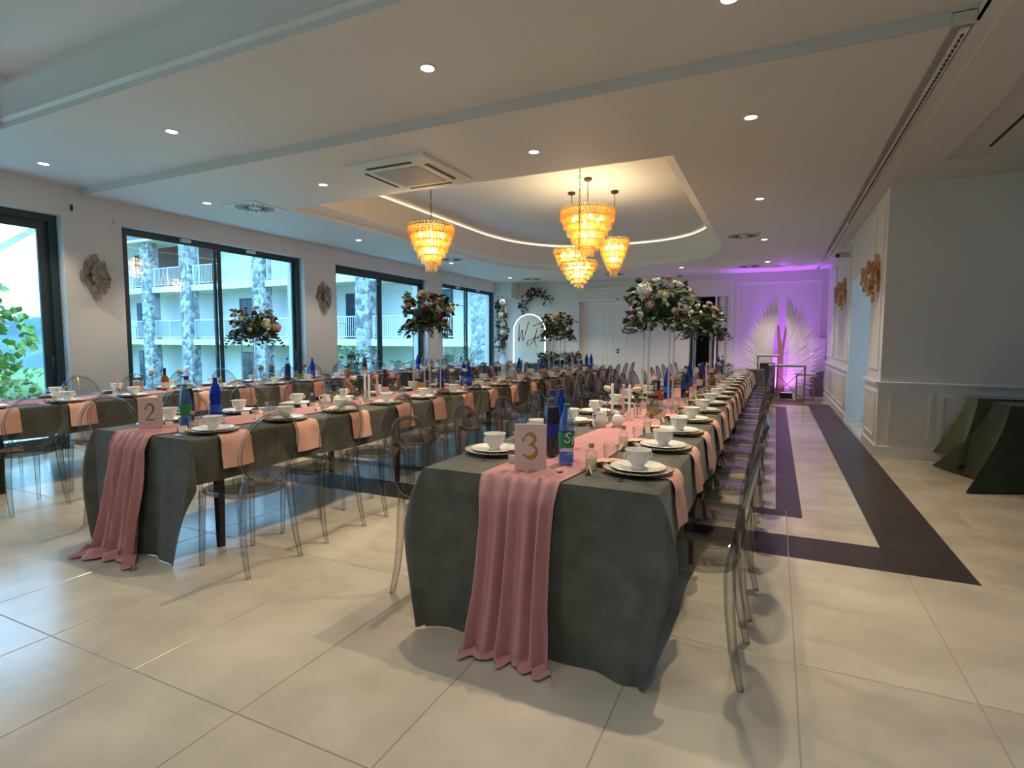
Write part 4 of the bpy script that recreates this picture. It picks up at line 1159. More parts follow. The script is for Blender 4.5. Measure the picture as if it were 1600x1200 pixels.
CHOLD = lm('holder', [(.030, 0), (.031, .004), (.012, .010), (.009, .03), (.015, .036), (.0155, .055), (.0125, .056)], CLEARG, 16)
WICK = lm('wick', [(.0012, .25), (.001, .276)], BLACKP, 5)
CREAM = [('jug_body', lm('creamer', [(.030, 0), (.032, .004), (.028, .010), (.042, .03), (.044, .05), (.034, .075), (.036, .095), (.034, .095), (.031, .076), (0, .05)], PORC, 22, c1=False)), ('spout', G().add(rings([[(.030 + d, w_, z_), (.030 + d, -w_, z_), (.028, -w_ * .6, z_ - .02), (.028, w_ * .6, z_ - .02)] for d, w_, z_ in ((0, .016, .08), (.022, .008, .098))])).mesh('spout', [PORC], 40)), ('handle', G().add(tube([(-.034, 0, .085), (-.058, 0, .083), (-.064, 0, .06), (-.042, 0, .036)], .005, 6)).mesh('handle', [PORC], 40))]
SUGAR = [('pot_body', lm('sugar', [(.028, 0), (.030, .004), (.027, .010), (.040, .03), (.041, .05), (.034, .066)], PORC, 22)), ('pot_lid', lm('lid', [(.035, .066), (.030, .078), (.010, .088), (.011, .098), (0, .103)], PORC, 20))]
for nm, ps in (('creamer', CREAM), ('sugar_pot', SUGAR)): KIT[nm] = ('jug' if nm == 'creamer' else 'sugar pot', ps)
DESC = {'cola_bottle': 'cola bottle with navy label', 'water_bottle': 'blue water bottle', 'lemonade_bottle': 'clear soda bottle with green label', 'wine_bottle': 'dark red wine bottle', 'spirit_bottle': 'amber spirit bottle with black cap',
        'juice_jug': 'orange juice jug with black lid', 'lemonade_jug': 'lemonade jug with mint', 'creamer': 'white porcelain cream jug', 'sugar_pot': 'white lidded sugar pot'}
ITEMS = []
def it(tk, kind, x, y, rz=0.0, v=None): ITEMS.append((tk, kind, v, x, y, rz))
# table three, near end, as seen
it('3', 'lemonade_bottle', -.875, 2.44); it('3', 'cola_bottle', -1.01, 2.60); it('3', 'water_bottle', -1.06, 2.86)
it('3', 'creamer', -1.06, 3.66, .2); it('3', 'sugar_pot', -.955, 3.69)
it('3', 'taper_candle', -1.10, 4.08, 0, 'white'); it('3', 'taper_candle', -.955, 4.02, 0, 'white'); it('3', 'taper_candle', -1.045, 4.20, 0, 'pink')
it('3', 'rose_vase', -1.16, 4.16, 0, 'cream'); it('3', 'rose_vase', -.93, 4.17, 0, 'cream'); it('3', 'rose_vase', -.98, 4.40, 0, 'pink')
it('3', 'lemonade_jug', -.835, 4.28); it('3', 'spirit_bottle', -.86, 4.62)
it('3', 'rose_vase', -1.05, 5.42, 0, 'cream'); it('3', 'rose_vase', -1.13, 5.85, 0, 'pink'); it('3', 'rose_vase', -.90, 5.55, 0, 'pink'); it('3', 'water_bottle', -.98, 5.75); it('3', 'cola_bottle', -.82, 5.85)
it('3', 'water_bottle', -.98, 7.35); it('3', 'water_bottle', -.84, 7.45); it('3', 'wine_bottle', -.80, 6.9); it('3', 'rose_vase', -1.05, 7.2, 0, 'cream'); it('3', 'lemonade_jug', -.75, 7.75); it('3', 'juice_jug', -1.1, 6.6)
for j, c in enumerate(('pink', 'cream', 'white', 'pink', 'pink')): it('3', 'rose_vase', -1.05 + .09 * j, 9.0 + .22 * ((j * 2) % 5), 0, c)
it('3', 'taper_candle', -1.0, 9.4, 0, 'pink'); it('3', 'taper_candle', -.86, 9.5, 0, 'pink'); it('3', 'wine_bottle', -.95, 9.75); it('3', 'spirit_bottle', -.80, 8.85); it('3', 'juice_jug', -1.05, 10.2); it('3', 'cola_bottle', -.85, 10.5); it('3', 'water_bottle', -.95, 10.9); it('3', 'rose_vase', -.9, 11.2, 0, 'pink'); it('3', 'taper_candle', -.97, 11.3, 0, 'white')
# table two
it('2', 'lemonade_bottle', -3.57, 2.40); it('2', 'cola_bottle', -3.70, 2.50); it('2', 'water_bottle', -3.62, 2.66)
it('2', 'creamer', -3.66, 3.78, .3); it('2', 'sugar_pot', -3.56, 3.82); it('2', 'lemonade_jug', -3.78, 4.02)
it('2', 'rose_vase', -3.72, 4.22, 0, 'cream'); it('2', 'taper_candle', -3.60, 4.24, 0, 'white'); it('2', 'taper_candle', -3.53, 4.34, 0, 'pink'); it('2', 'taper_candle', -3.50, 4.18, 0, 'white'); it('2', 'rose_vase', -3.66, 4.48, 0, 'pink'); it('2', 'rose_vase', -3.52, 4.56, 0, 'pink'); it('2', 'wine_bottle', -3.42, 4.32)
it('2', 'juice_jug', -3.55, 5.08); it('2', 'cola_bottle', -3.62, 5.62); it('2', 'rose_vase', -3.70, 5.62, 0, 'cream'); it('2', 'rose_vase', -3.56, 5.78, 0, 'cream'); it('2', 'rose_vase', -3.66, 5.95, 0, 'pink'); it('2', 'rose_vase', -3.50, 5.98, 0, 'cream'); it('2', 'water_bottle', -3.52, 6.12); it('2', 'water_bottle', -3.64, 6.2)
it('2', 'taper_candle', -3.66, 7.45, 0, 'white'); it('2', 'taper_candle', -3.56, 7.5, 0, 'white'); it('2', 'rose_vase', -3.72, 7.4, 0, 'cream'); it('2', 'rose_vase', -3.6, 7.62, 0, 'pink'); it('2', 'spirit_bottle', -3.5, 7.6); it('2', 'rose_vase', -3.75, 7.75, 0, 'pink'); it('2', 'water_bottle', -3.7, 8.05)
it('2', 'cola_bottle', -3.6, 8.75); it('2', 'water_bottle', -3.66, 8.95); it('2', 'juice_jug', -3.5, 8.6)
it('2', 'wine_bottle', -3.55, 10.35); it('2', 'rose_vase', -3.62, 10.5, 0, 'pink'); it('2', 'rose_vase', -3.5, 10.6, 0, 'cream'); it('2', 'wine_bottle', -3.6, 10.85); it('2', 'water_bottle', -3.55, 11.4); it('2', 'water_bottle', -3.68, 11.5); it('2', 'taper_candle', -3.7, 10.6, 0, 'white')
# window table
it('w', 'taper_candle', -6.52, 3.62, 0, 'pink'); it('w', 'juice_jug', -6.46, 3.80); it('w', 'rose_vase', -6.55, 4.02, 0, 'cream'); it('w', 'rose_vase', -6.50, 4.32, 0, 'cream'); it('w', 'spirit_bottle', -6.42, 4.08); it('w', 'taper_candle', -6.40, 4.34, 0, 'pink')
it('w', 'rose_vase', -6.52, 5.50, 0, 'blush'); it('w', 'rose_vase', -6.48, 5.66, 0, 'pink'); it('w', 'lemonade_jug', -6.40, 5.58); it('w', 'cola_bottle', -6.44, 5.90); it('w', 'lemonade_jug', -6.32, 6.02); it('w', 'rose_vase', -6.42, 6.2, 0, 'pink'); it('w', 'water_bottle', -6.44, 6.38)
it('w', 'rose_vase', -6.5, 7.25, 0, 'cream'); it('w', 'rose_vase', -6.44, 7.4, 0, 'pink'); it('w', 'juice_jug', -6.42, 7.12); it('w', 'wine_bottle', -6.36, 7.5); it('w', 'cola_bottle', -6.46, 7.6); it('w', 'rose_vase', -6.38, 7.75, 0, 'cream')
it('w', 'water_bottle', -6.46, 9.2); it('w', 'cola_bottle', -6.38, 9.3); it('w', 'juice_jug', -6.42, 9.6); it('w', 'rose_vase', -6.5, 9.45, 0, 'pink'); it('w', 'rose_vase', -6.36, 9.8, 0, 'cream'); it('w', 'rose_vase', -6.46, 10.9, 0, 'pink'); it('w', 'juice_jug', -6.4, 11.1)
def stroke(pts, widths, depth=.0012):
    """flat pen stroke in the XZ plane: centre line with varying width"""
    P = [Vector((a, 0, b)) for a, b in pts]; v = []; f = []
    for i, p in enumerate(P):
        d = (P[min(i + 1, len(P) - 1)] - P[max(i - 1, 0)]).normalized()
        nrm = Vector((-d.z, 0, d.x)); w_ = widths[i] / 2
        for s, dy in ((1, -depth), (-1, -depth), (-1, 0), (1, 0)): v.append((p.x + nrm.x * s * w_, dy, p.z + nrm.z * s * w_))
    for i in range(len(P) - 1):
        for k in range(4):
            f.append((4 * i + k, 4 * i + (k + 1) % 4, 4 * i + 4 + (k + 1) % 4, 4 * i + 4 + k))
    f += [(3, 2, 1, 0), tuple(4 * (len(P) - 1) + k for k in range(4))]
    return v, f
def spline(pts, n=10):
    out = []
    P = [Vector(p) for p in pts]
    for i in range(len(P) - 1):
        p0, p1, p2, p3 = P[max(0, i - 1)], P[i], P[i + 1], P[min(len(P) - 1, i + 2)]
        for k in range(n):
            t = k / n
            out.append(tuple(.5 * ((2 * p1) + (p2 - p0) * t + (2 * p0 - 5 * p1 + 4 * p2 - p3) * t * t + (3 * p1 - p0 - 3 * p2 + p3) * t ** 3)))
    out.append(tuple(P[-1]))
    return out
def wrap_letters(g, r=.0392):
    out = G()
    out.v = [((r - y) * math.sin(x / r), -(r - y) * math.cos(x / r), z) for x, y, z in g.v]; out.f = g.f; out.m = g.m
    return out
def letters_sp():
    g = G()
    a = spline([(.017, .022), (.008, .030), (-.004, .026), (-.006, .016), (.006, .008), (.010, -.004), (.002, -.014), (-.010, -.012), (-.014, -.004)], 5)
    g.add(stroke(a, [.0055] * len(a), .0004), 0, T(x=-.012))
    g.add(stroke([(.0, -.026), (.006, .010)], [.0055, .0055], .0004), 0, T(x=.010))
    b = spline([(.004, .004), (.012, .012), (.019, .006), (.017, -.006), (.008, -.010), (.003, -.005)], 5)
    g.add(stroke(b, [.005] * len(b), .0004), 0, T(x=.010))
    return g
SPM = wrap_letters(letters_sp()).mesh('label_letters', [WHITELB], 0)
PH = {'w': 'the window table', '2': 'table two', '3': 'table three'}
cnt = {}
TOT = {}
for q in ITEMS: TOT[(q[0], q[1], q[2])] = TOT.get((q[0], q[1], q[2]), 0) + 1
for (tk, kind, v, x, y, rz) in sorted(ITEMS, key=lambda q: q[4]):
    key = (tk, kind, v); cnt[key] = cnt.get(key, 0) + 1
    o_ = ('%s from the near end of %s' % (ORD[cnt[key] - 1], PH[tk])) if TOT[key] > 1 else 'on ' + PH[tk]
    loc = (x, y, ZT_ + .012)
    if kind == 'rose_vase':
        t = thing('bud_vase', 'bud vase with one %s rose, %s' % (v, o_), 'vase', loc, rz, 'bud vases with single roses')
        part('vase_glass', VASEG, t); part('stem', VASER, t); part('leaves', VL, t, rot=(0, 0, y * 9))
        h = .205
        part('rose', ROSE[v][cnt[key] % 2], t, loc=(0, 0, h - .004), rot=(.25 * math.sin(y * 5), .25 * math.cos(x * 9 + y), y * 3), scale=[.042 if v != 'white' else .036] * 3)
    elif kind == 'taper_candle':
        t = thing('taper_candle', 'unlit %s taper candle in glass holder, %s' % (v, o_), 'candle', loc, rz, 'taper candles')
        c = part('candle', TAPER[v], t); part('wick', WICK, c); part('holder', CHOLD, t)
    else:
        cat, ps = KIT[kind]
        t = thing(kind, '%s, %s' % (DESC[kind], o_), cat, loc, rz or (-.25 if kind == 'lemonade_bottle' else 1.0 * y), DESC[kind].split(' with ')[0] + 's')
        for nme, me in ps:
            o = part(nme, me, t)
            if kind == 'lemonade_bottle' and nme == 'bottle_label' and tk == '3':
                part('label_letters', SPM, o, loc=(0, 0, .126), rot=(0, 0, .62))
        if kind == 'lemonade_bottle': t.rotation_euler = (0, 0, .2 if tk == '3' else .9)

def digit(ch):
    g = G()
    if ch == '3':
        a = spline([(-.44, .72), (-.36, .90), (-.05, 1.0), (.22, .90), (.28, .74), (.12, .58), (-.10, .52)])
        wa = [.05 + .15 * math.sin(PI * min(1, max(0, (i / len(a) - .15) / .8))) for i in range(len(a))]
        b = spline([(-.10, .53), (.16, .50), (.38, .34), (.34, .14), (.10, .0), (-.20, .0), (-.42, .10)])
        wb = [.04 + .18 * math.sin(PI * min(1, max(0, (i / len(b) - .08) / .9))) for i in range(len(b))]
        g.add(stroke(a, wa)); g.add(stroke(b, wb))
        g.add(([(-.47 + .08 * math.cos(q), -.0013, .74 + .08 * math.sin(q)) for q in [2 * PI * k / 12 for k in range(12)]], [tuple(range(11, -1, -1))]))
        g.add(([(-.44 + .07 * math.cos(q), -.0013, .10 + .07 * math.sin(q)) for q in [2 * PI * k / 12 for k in range(12)]], [tuple(range(11, -1, -1))]))
    else:
        a = spline([(-.34, .74), (-.28, .90), (.0, 1.0), (.26, .88), (.28, .66), (.08, .42), (-.22, .18), (-.38, .03)])
        wa = [.05 + .14 * math.sin(PI * min(1, max(0, (i / len(a) - .10) / .75))) for i in range(len(a))]
        g.add(stroke(a, wa))
        b = spline([(-.38, .04), (0, .045), (.34, .04), (.42, .20)]); wb = [.09] * 20 + [.06] * (len(b) - 20)
        g.add(stroke(b, wb))
        g.add(([(-.36 + .08 * math.cos(q), -.0013, .74 + .08 * math.sin(q)) for q in [2 * PI * k / 12 for k in range(12)]], [tuple(range(11, -1, -1))]))
    return g
for ch, x, y, rz, m, lb in (('3', -.985, 2.27, .40, GOLD, 'blush card with a gold number 3 at the end of the aisle-side table'), ('2', -3.69, 2.24, .62, SILV, 'blush card with a pale number 2 at the end of the middle table')):
    t = thing('table_number', lb, 'table number', (x, y, ZT_ + .012), rz, 'table number cards')
    part('card', boxmesh('card', [PINKC], (-.072, -.006, 0, .072, .006, .208)), t)
    part('numeral', digit(ch).mesh('numeral', [m], 0), t, loc=(0, -.0062, .058), scale=(.070, 1, .106))
# loose extras by the near end of table three
CANDY = G().add(lathe([(0.0, 0.003), (0.029, 0.003), (0.034, 0.01), (0.036, 0.075), (0.030, 0.095), (0.0165, 0.11), (0.0165, 0.122), (0.015, 0.122)], 20, False, False)).mesh('jar', [CLEARG], 40)
for x, y, tb in ((-1.125, 2.40, 'three, beside card 3'), (-3.86, 2.34, 'two, beside card 2')):
    t = thing('sweet_jar', 'corked glass jar of cream sweets on table ' + tb, 'jar', (x, y, ZT_ + .002), 0, 'corked jars of sweets by the number cards')
    part('jar_glass', CANDY, t); part('filling', JARS, t, scale=(1.35, 1.35, 1.25)); part('cork', JARK, t, loc=(0, 0, -.0), scale=(1.3, 1.3, 1.22)); part('band', JARB, t, scale=(1.37, 1.37, 1.35))
solo('biscuit', G().add(lathe([(0, 0), (.020, 0), (.022, .005), (.018, .010), (0, .011)], 14, False, False)).mesh('biscuit', [CORK], 40), 'round biscuit on the runner in front of the soda bottle', 'biscuit', (-.86, 2.30, ZT_ + .010))
# ================================================================== FAR END: SIGN, GARLANDS, WINGS, FRAMES
t = thing('arch_sign', 'white arch board with lit edge and the letters W A', 'sign', (-6.65, 15.2, 0))
def arch(w, h, n=24): return [(-w, 0), (w, 0)] + [(w * math.cos(PI * i / n), h - w + w * math.sin(PI * i / n)) for i in range(n + 1)]
ap = arch(.50, 2.12)
v, f = prism([(a, b) for a, b in ap], -.02, .02)
v = [(x, -z, y) for x, y, z in v]
part('board', G().add((v, f)).mesh('board', [SIGNP], 0), t)
part('light_tube', G().add(tube([(a * 1.02, -.012, b * 1.006) for a, b in [ap[0]] + ap[:0:-1]][::-1], .014, 8)).mesh('light_tube', [NEON], 60), t, label='glowing white edge tube')
def sg(x, y): return ((x - 827.5) / 47.6, 2.13 - (y - 491) / 47.6)
for nme, strokes in (('letter_w', [[(812.6, 504), (811.6, 516), (811.3, 529), (814, 520), (816.9, 512.5), (817, 520), (818, 527.5), (822, 516), (827, 501)]]),
                     ('letter_a', [[(840.5, 510), (838, 518), (835, 526), (830, 533), (826, 535), (824.6, 531), (828, 527), (833, 525), (839.5, 523)], [(840, 510.5), (837.5, 521), (836.5, 530), (838.5, 535), (841, 536.2)]])):
    g = G()
    for s in strokes:
        c = spline([sg(*p) for p in s], 8)
        g.add(stroke(c, [.011 + .010 * abs(math.sin(i * .12)) for i in range(len(c))], .006))
    part(nme, g.mesh(nme, [BLACKP], 0), t, loc=(0, -.0205, 0))
def garland(label, pts, rad, seed, n_leaf, blooms, loc):
    rnd = random.Random(seed)
    t = thing('flower_garland', label, 'flowers', loc, 0, 'floral garlands by the lit sign')
    C_ = [Vector(p) for p in spline(pts, 12)]
    def pos(r):
        c = r.choice(C_); a = r.uniform(0, 2 * PI)
        d = Vector((math.cos(a), -abs(math.sin(a)) * .8, math.sin(a) * .8))
        return c + d * rad * r.uniform(.3, 1), (d.x + r.uniform(-.4, .4), d.y, d.z + r.uniform(-.4, .4))
    sp = [((C_[0].x, C_[0].y - .03, C_[0].z), (r_, -.1, -.9), 6, rad * 2) for r_ in (-.3, .1, .4)]
    tag(part('foliage', foliage(rnd, n_leaf, pos, (.06, .11), sprays=sp), t), kind='stuff')
    for i, k in enumerate(blooms):
        c = C_[int((i + .5) / len(blooms) * (len(C_) - 1))]
        p = c + Vector((rnd.uniform(-.7, .7) * rad, -rad * rnd.uniform(.5, .9), rnd.uniform(-.5, .5) * rad))
        q = Vector((p.x - c.x, -rad, p.z - c.z)).to_track_quat('Z', 'Y').to_euler()
        if k == 'pom': part('hydrangea', POM[1], t, loc=p, rot=q, scale=[rad * .55] * 3)
        else: part('rose', ROSE[k][i % 2], t, loc=p, rot=q, scale=[rad * .36] * 3)
garland('arched floral spray of white roses on the wall above the sign', [(-.46, 0, -.32), (-.32, 0, .0), (-.10, 0, .18), (.16, 0, .14), (.40, 0, -.08)], .14, 3, 260, ['white', 'blush', 'pom', 'white', 'blush', 'burgundy', 'white', 'blush', 'white', 'burgundy', 'white'], (-6.56, 15.555, 2.62))
garland('tall column of white and blush flowers in the far window corner', [(0, 0, -.64), (.03, 0, -.2), (-.02, 0, .2), (0, 0, .62)], .17, 4, 420, ['white', 'pom', 'blush', 'white', 'blush', 'white', 'pom', 'blush', 'burgundy', 'white', 'pom', 'blush', 'white', 'white', 'pom', 'blush', 'burgundy', 'pom', 'white'], (-7.27, 14.6, 1.86))
t = thing('flower_pedestal', 'slim white pedestal carrying the column of flowers', 'pedestal', (-7.27, 14.66, 0))
part('base', boxmesh('base', [TRIM], (-.17, -.12, 0, .17, .12, .04), b=.006), t); part('post', boxmesh('post', [TRIM], (-.10, -.03, .04, .10, .03, 2.45), b=.006), t)
# small head table with low flowers
t = thing('head_table', 'small cloth-covered table in front of the lit arch sign', 'table', (-5.2, 13.85, 0))
part('tabletop', boxmesh('tabletop', [WOOD], (-.85, -.33, .70, .85, .33, .73)), t)
for a in (-.78, .78):
    for b in (-.27, .27): part('leg', boxmesh('leg', [BLACKM], (a - .02, b - .02, 0, a + .02, b + .02, .70)), t)
def draped(x0, x1, y0, y1, zt, hems, flare, seed, nper=14, nv=12, corner=.0):
    """cloth over a box: hems = bottom height on (front -y, right +x, back +y, left -x)"""
    rnd = random.Random(seed); ph = [rnd.uniform(0, 6) for _ in range(4)]
    P = []
    def add(a, b, nrm, h, n):
        for i in range(n):
            t_ = i / n; P.append((a[0] + (b[0] - a[0]) * t_, a[1] + (b[1] - a[1]) * t_, nrm, h, t_))
    c = [(x0, y0), (x1, y0), (x1, y1), (x0, y1)]
    nr = [(0, -1), (1, 0), (0, 1), (-1, 0)]
    lens = [x1 - x0, y1 - y0] * 2
    for k in range(4): add(c[k], c[(k + 1) % 4], nr[k], hems[k], max(8, int(lens[k] * nper)))
    n = len(P); rows = []
    for j in range(nv + 1):
        q = j / nv; row = []
        for i, (x, y, nn, h, tt) in enumerate(P):
            edge = min(tt, 1 - tt) * lens[nr.index(nn)]
            cn = math.exp(-edge / .09)
            d = flare * q ** 1.2 + .018 * q * math.sin(i * .9 + ph[0]) + .010 * q * math.sin(i * 2.3 + ph[1]) + corner * cn * q ** 1.5
            if nn == (0, 1): d *= .1
            # slide outwards along the neighbouring normal at the corners
            k = nr.index(nn); other = nr[(k + 1) % 4] if tt > .5 else nr[(k - 1) % 4]
            hh = h * (1 - cn) + min(hems) * cn if corner else h
            row.append((x + nn[0] * d + other[0] * cn * d, y + nn[1] * d + other[1] * cn * d, zt - q * (zt - hh)))
        rows.append(row)
    v = [p for r in rows for p in r]; f = []
    for j in range(nv):
        for i in range(n):
            i2 = (i + 1) % n
            f.append((j * n + i, (j + 1) * n + i, (j + 1) * n + i2, j * n + i2))
    f.append(tuple(range(n)))
    return G().add((v, f))
solo('tablecloth', draped(-6.06, -4.34, 13.51, 14.19, .737, (.03, .03, .03, .03), .05, 3).mesh('tablecloth', [VELVET], 50), 'green velvet cloth on the small table before the arch sign', 'tablecloth')
arrangement('low white rose arrangement on the small table, sign side', -5.48, 13.8, .737 + .16, .27, 71, (('white', 7), ('burgundy', 3), ('blush', 3), ('pom1', 1)), 'low flowers on the small table', .55)
arrangement('low cream rose arrangement on the small table, door side', -4.88, 13.8, .737 + .16, .27, 72, (('cream', 9), ('white', 3), ('pom1', 2), ('blush', 2)), 'low flowers on the small table', .55)
# angel wings
def wing(sx):
    g = G(); rnd = random.Random(5 if sx > 0 else 6)
    def feather(p, ang, L, w, y):
        n = 5; rs = []
        for i in range(n + 1):
            q = i / n
            ww = w * (math.sin(PI * min(.97, .12 + q * .86)) ** .7)
            a = ang + .25 * q * (1 if ang > 0.2 else -.4)
            c = (p[0] + L * q * math.cos(ang + .12 * q), p[1] + L * q * math.sin(ang + .12 * q))
            nx, nz = -math.sin(a), math.cos(a)
            rs.append([(sx * (c[0] + nx * s * ww), y - yy - .012 * math.sin(q * PI), c[1] + nz * s * ww) for s, yy in ((-1, 0), (0, .008), (1, 0), (0, -.002))])
        g.add(rings(rs))
    for layer, (n, k, w) in enumerate(((34, 1.0, .030), (32, .84, .032), (30, .62, .036), (26, .38, .036))):
        for i in range(n):
            t_ = i / (n - 1)
            z = .20 + 1.55 * t_
            x = .07 + .11 * math.sin(PI * t_) * .6 + .02
            ang = math.radians(-48 + 132 * t_ ** .62) + rnd.uniform(-.03, .03)
            L = (.50 + .30 * math.sin(PI * t_) + .22 * t_ ** 3) * k * rnd.uniform(.93, 1.05)
            feather((x, z), ang, L, w, -.02 * layer + rnd.uniform(-.006, .006))
    return g
t = thing('angel_wings', 'pair of tall white feather angel wings in purple light', 'wings', (.113, 15.0, 0))
part('wing', wing(1).mesh('wing', [FEATH], 40), t, loc=(.02, 0, 0)); part('wing', wing(-1).mesh('wing', [FEATH], 40), t, loc=(-.02, 0, 0))
v, f = prism([(-.10, 0), (.12, 0), (.075, .5), (.06, 1.0), (.13, 1.72), (.08, 1.70), (.02, 1.25), (-.05, 1.72), (-.10, 1.74), (-.06, 1.0), (-.07, .5)], 0, .03)
part('stand_board', G().add(([(x, .02 + z, y) for x, y, z in v], f)).mesh('stand_board', [pm('tan_board', (.34, .22, .15), .6)], 0), t)
def gold_table(label, x0, x1, y, d, h, cross=False, top=True, inner=None):
    t = thing('gold_frame_table', label, 'table', ((x0 + x1) / 2, y, 0), 0, 'slim gold frame display tables')
    w = (x1 - x0) / 2; q = .011
    M_ = pm('brushed_gold', (.42, .32, .18), .35, metal=.85)
    for a in (-1, 1):
        for b in (-1, 1): part('leg', boxmesh('leg', [M_], (a * w - q, b * d - q, 0, a * w + q, b * d + q, h - .03)), t)
    g = G()
    for z in (.012, h - .04):
        for b in (-1, 1): g.add(box(-w, b * d - q, z - q, w, b * d + q, z + q))
        for a in (-1, 1): g.add(box(a * w - q, -d, z - q, a * w + q, d, z + q))
    if cross:
        g.add(tube([(-w, -d, .03), (w, -d, h - .06)], .008, 6)); g.add(tube([(w, -d, .03), (-w, -d, h - .06)], .008, 6))
    part('rails', g.mesh('rails', [M_], 0), t)
    if top: part('table_top', boxmesh('top', [TRIM], (-w - .03, -d - .02, h - .028, w + .03, d + .02, h), b=.004), t)
gold_table('tall gold frame table with white top beside the angel wings', -.36, .06, 14.0, .16, 1.04)
gold_table('long low gold frame table with crossed bars before the wings', -.10, .60, 13.75, .17, .83, cross=True)
gold_table('small gold frame table at the wall end, beside the wings', .46, .80, 14.25, .14, .62)
t = thing('side_table', 'narrow table under grey-green cloth at the end of the aisle', 'table', (-.42, 13.05, 0))
part('tabletop', boxmesh('tabletop', [WOOD], (-.30, -.25, .70, .20, .25, .728)), t); part('base', boxmesh('base', [BLACKM], (-.05, -.05, .0, .05, .05, .70), (-.2, -.2, 0, .12, .2, .02)), t)
solo('tablecloth', draped(-.73, -.21, 12.79, 13.31, .735, (.03, .03, .03, .03), .03, 8).mesh('tablecloth', [VELVET], 50), 'grey-green cloth on the narrow table at the aisle end', 'tablecloth')
t = thing('loudspeaker', 'black box loudspeaker on the floor before the wings', 'speaker', (-.16, 14.75, 0))
part('cabinet', boxmesh('cabinet', [BLACKP], (-.17, -.16, 0, .17, .16, .82), b=.01), t); part('speaker_grille', boxmesh('grille', [DGREY], (-.15, -.168, .06, .15, -.160, .76)), t)
t = thing('uplight', 'small black floor uplight glowing purple under the wings', 'light', (.26, 14.50, 0))
part('housing', boxmesh('housing', [BLACKP], (-.13, -.07, .02, .13, .07, .14), b=.01), t); part('foot', boxmesh('foot', [BLACKP], (-.15, -.09, 0, .15, .09, .02)), t)
part('light_lens', boxmesh('lens', [emis('purple_lens', (.45, .08, 1.0), 6.0)], (-.11, -.045, .140, .11, .045, .143)), t)
for nm, loc, tgt, e, sz, cl in (('purple_beam', (.26, 14.50, .16), (.10, 15.25, 1.3), 42, 120, (.62, .14, 1.0)), ('purple_beam', (-.05, 15.50, .06), (-.05, 15.22, 3.2), 520, 50, (.42, .05, 1.0)), ('purple_beam', (.75, 15.50, .70), (.60, 15.38, 3.2), 60, 110, (.50, .16, 1.0)), ('purple_beam', (-.05, 15.50, .06), (-.05, 15.45, 3.2), 100, 130, (.47, .13, 1.0))):
    l = bpy.data.lights.new(nm, 'SPOT'); l.energy = e; l.color = cl; l.spot_size = R(sz); l.spot_blend = .7; l.shadow_soft_size = .06
    o = bpy.data.objects.new(nm, l); o.location = loc; o.rotation_euler = (Vector(tgt) - Vector(loc)).to_track_quat('-Z', 'Y').to_euler(); COL.objects.link(o)
for nm, x in (('strip', -.05), ('strip', .75)):
    t = thing('uplight', 'slim black floor uplight against the purple wall, ' + ('behind the wings' if x < .5 else 'in the wall corner'), 'light', (x, 15.52, 0 if x < .5 else .60))
    part('housing', boxmesh('housing', [BLACKP], (-.06, -.03, 0, .06, .03, .05)), t); part('light_lens', boxmesh('lens', [emis('purple_lens', (.45, .08, 1), 6)], (-.05, -.02, .05, .05, .02, .052)), t)
t = thing('wall_cabinet', 'white wall cabinet over a grey base in the purple corner', 'cabinet', (.96, 15.44, 0))
part('base_unit', boxmesh('base_unit', [pm('plum_grey', (.20, .16, .18), .6)], (-.16, -.15, 0, .13, .14, .60)), t); part('upper_unit', boxmesh('upper_unit', [TRIM], (-.14, -.10, .62, .13, .14, 1.42), b=.004), t)

# ================================================================== CLOTH-COVERED TABLES BY THE CORNER WALL
for nm, lb, x0, x1, y0, y1, zt, mat, hem, fl, cn, lb2 in (
    ('a', 'moss green cloth over the table pushed against the corner wainscot', 1.86, 4.4, 7.02, 7.36, .765, GREENC, (.15, .1, .1, .10), .07, .13, 'table pushed against the corner wainscot under green cloth'),
    ('b', 'very dark green cloth trailing on the floor over the nearer side table', 1.93, 4.4, 6.40, 6.84, .755, VELDARK, (.012, .1, .1, .012), .10, .30, 'nearer side table by the corner wall under dark cloth')):
    t = thing('folding_table', lb2, 'table', ((x0 + x1) / 2, (y0 + y1) / 2, 0), 0, 'cloth-covered tables by the corner wall')
    hw, hl = (x1 - x0) / 2 - .02, (y1 - y0) / 2 - .02
    part('tabletop', boxmesh('tabletop', [WOOD], (-hw, -hl, zt - .04, hw, hl, zt - .006)), t)
    for a in (-1, 1):
        for b in (-1, 1): part('leg', boxmesh('leg', [BLACKM], (a * (hw - .1) - .015, b * (hl - .05) - .015, 0, a * (hw - .1) + .015, b * (hl - .05) + .015, zt - .04)), t)
    solo('tablecloth', draped(x0, x1, y0, y1, zt, hem, fl, 21 if nm == 'a' else 23, corner=cn).mesh('tablecloth', [mat], 50), lb, 'tablecloth', group='cloths on the tables by the corner wall')

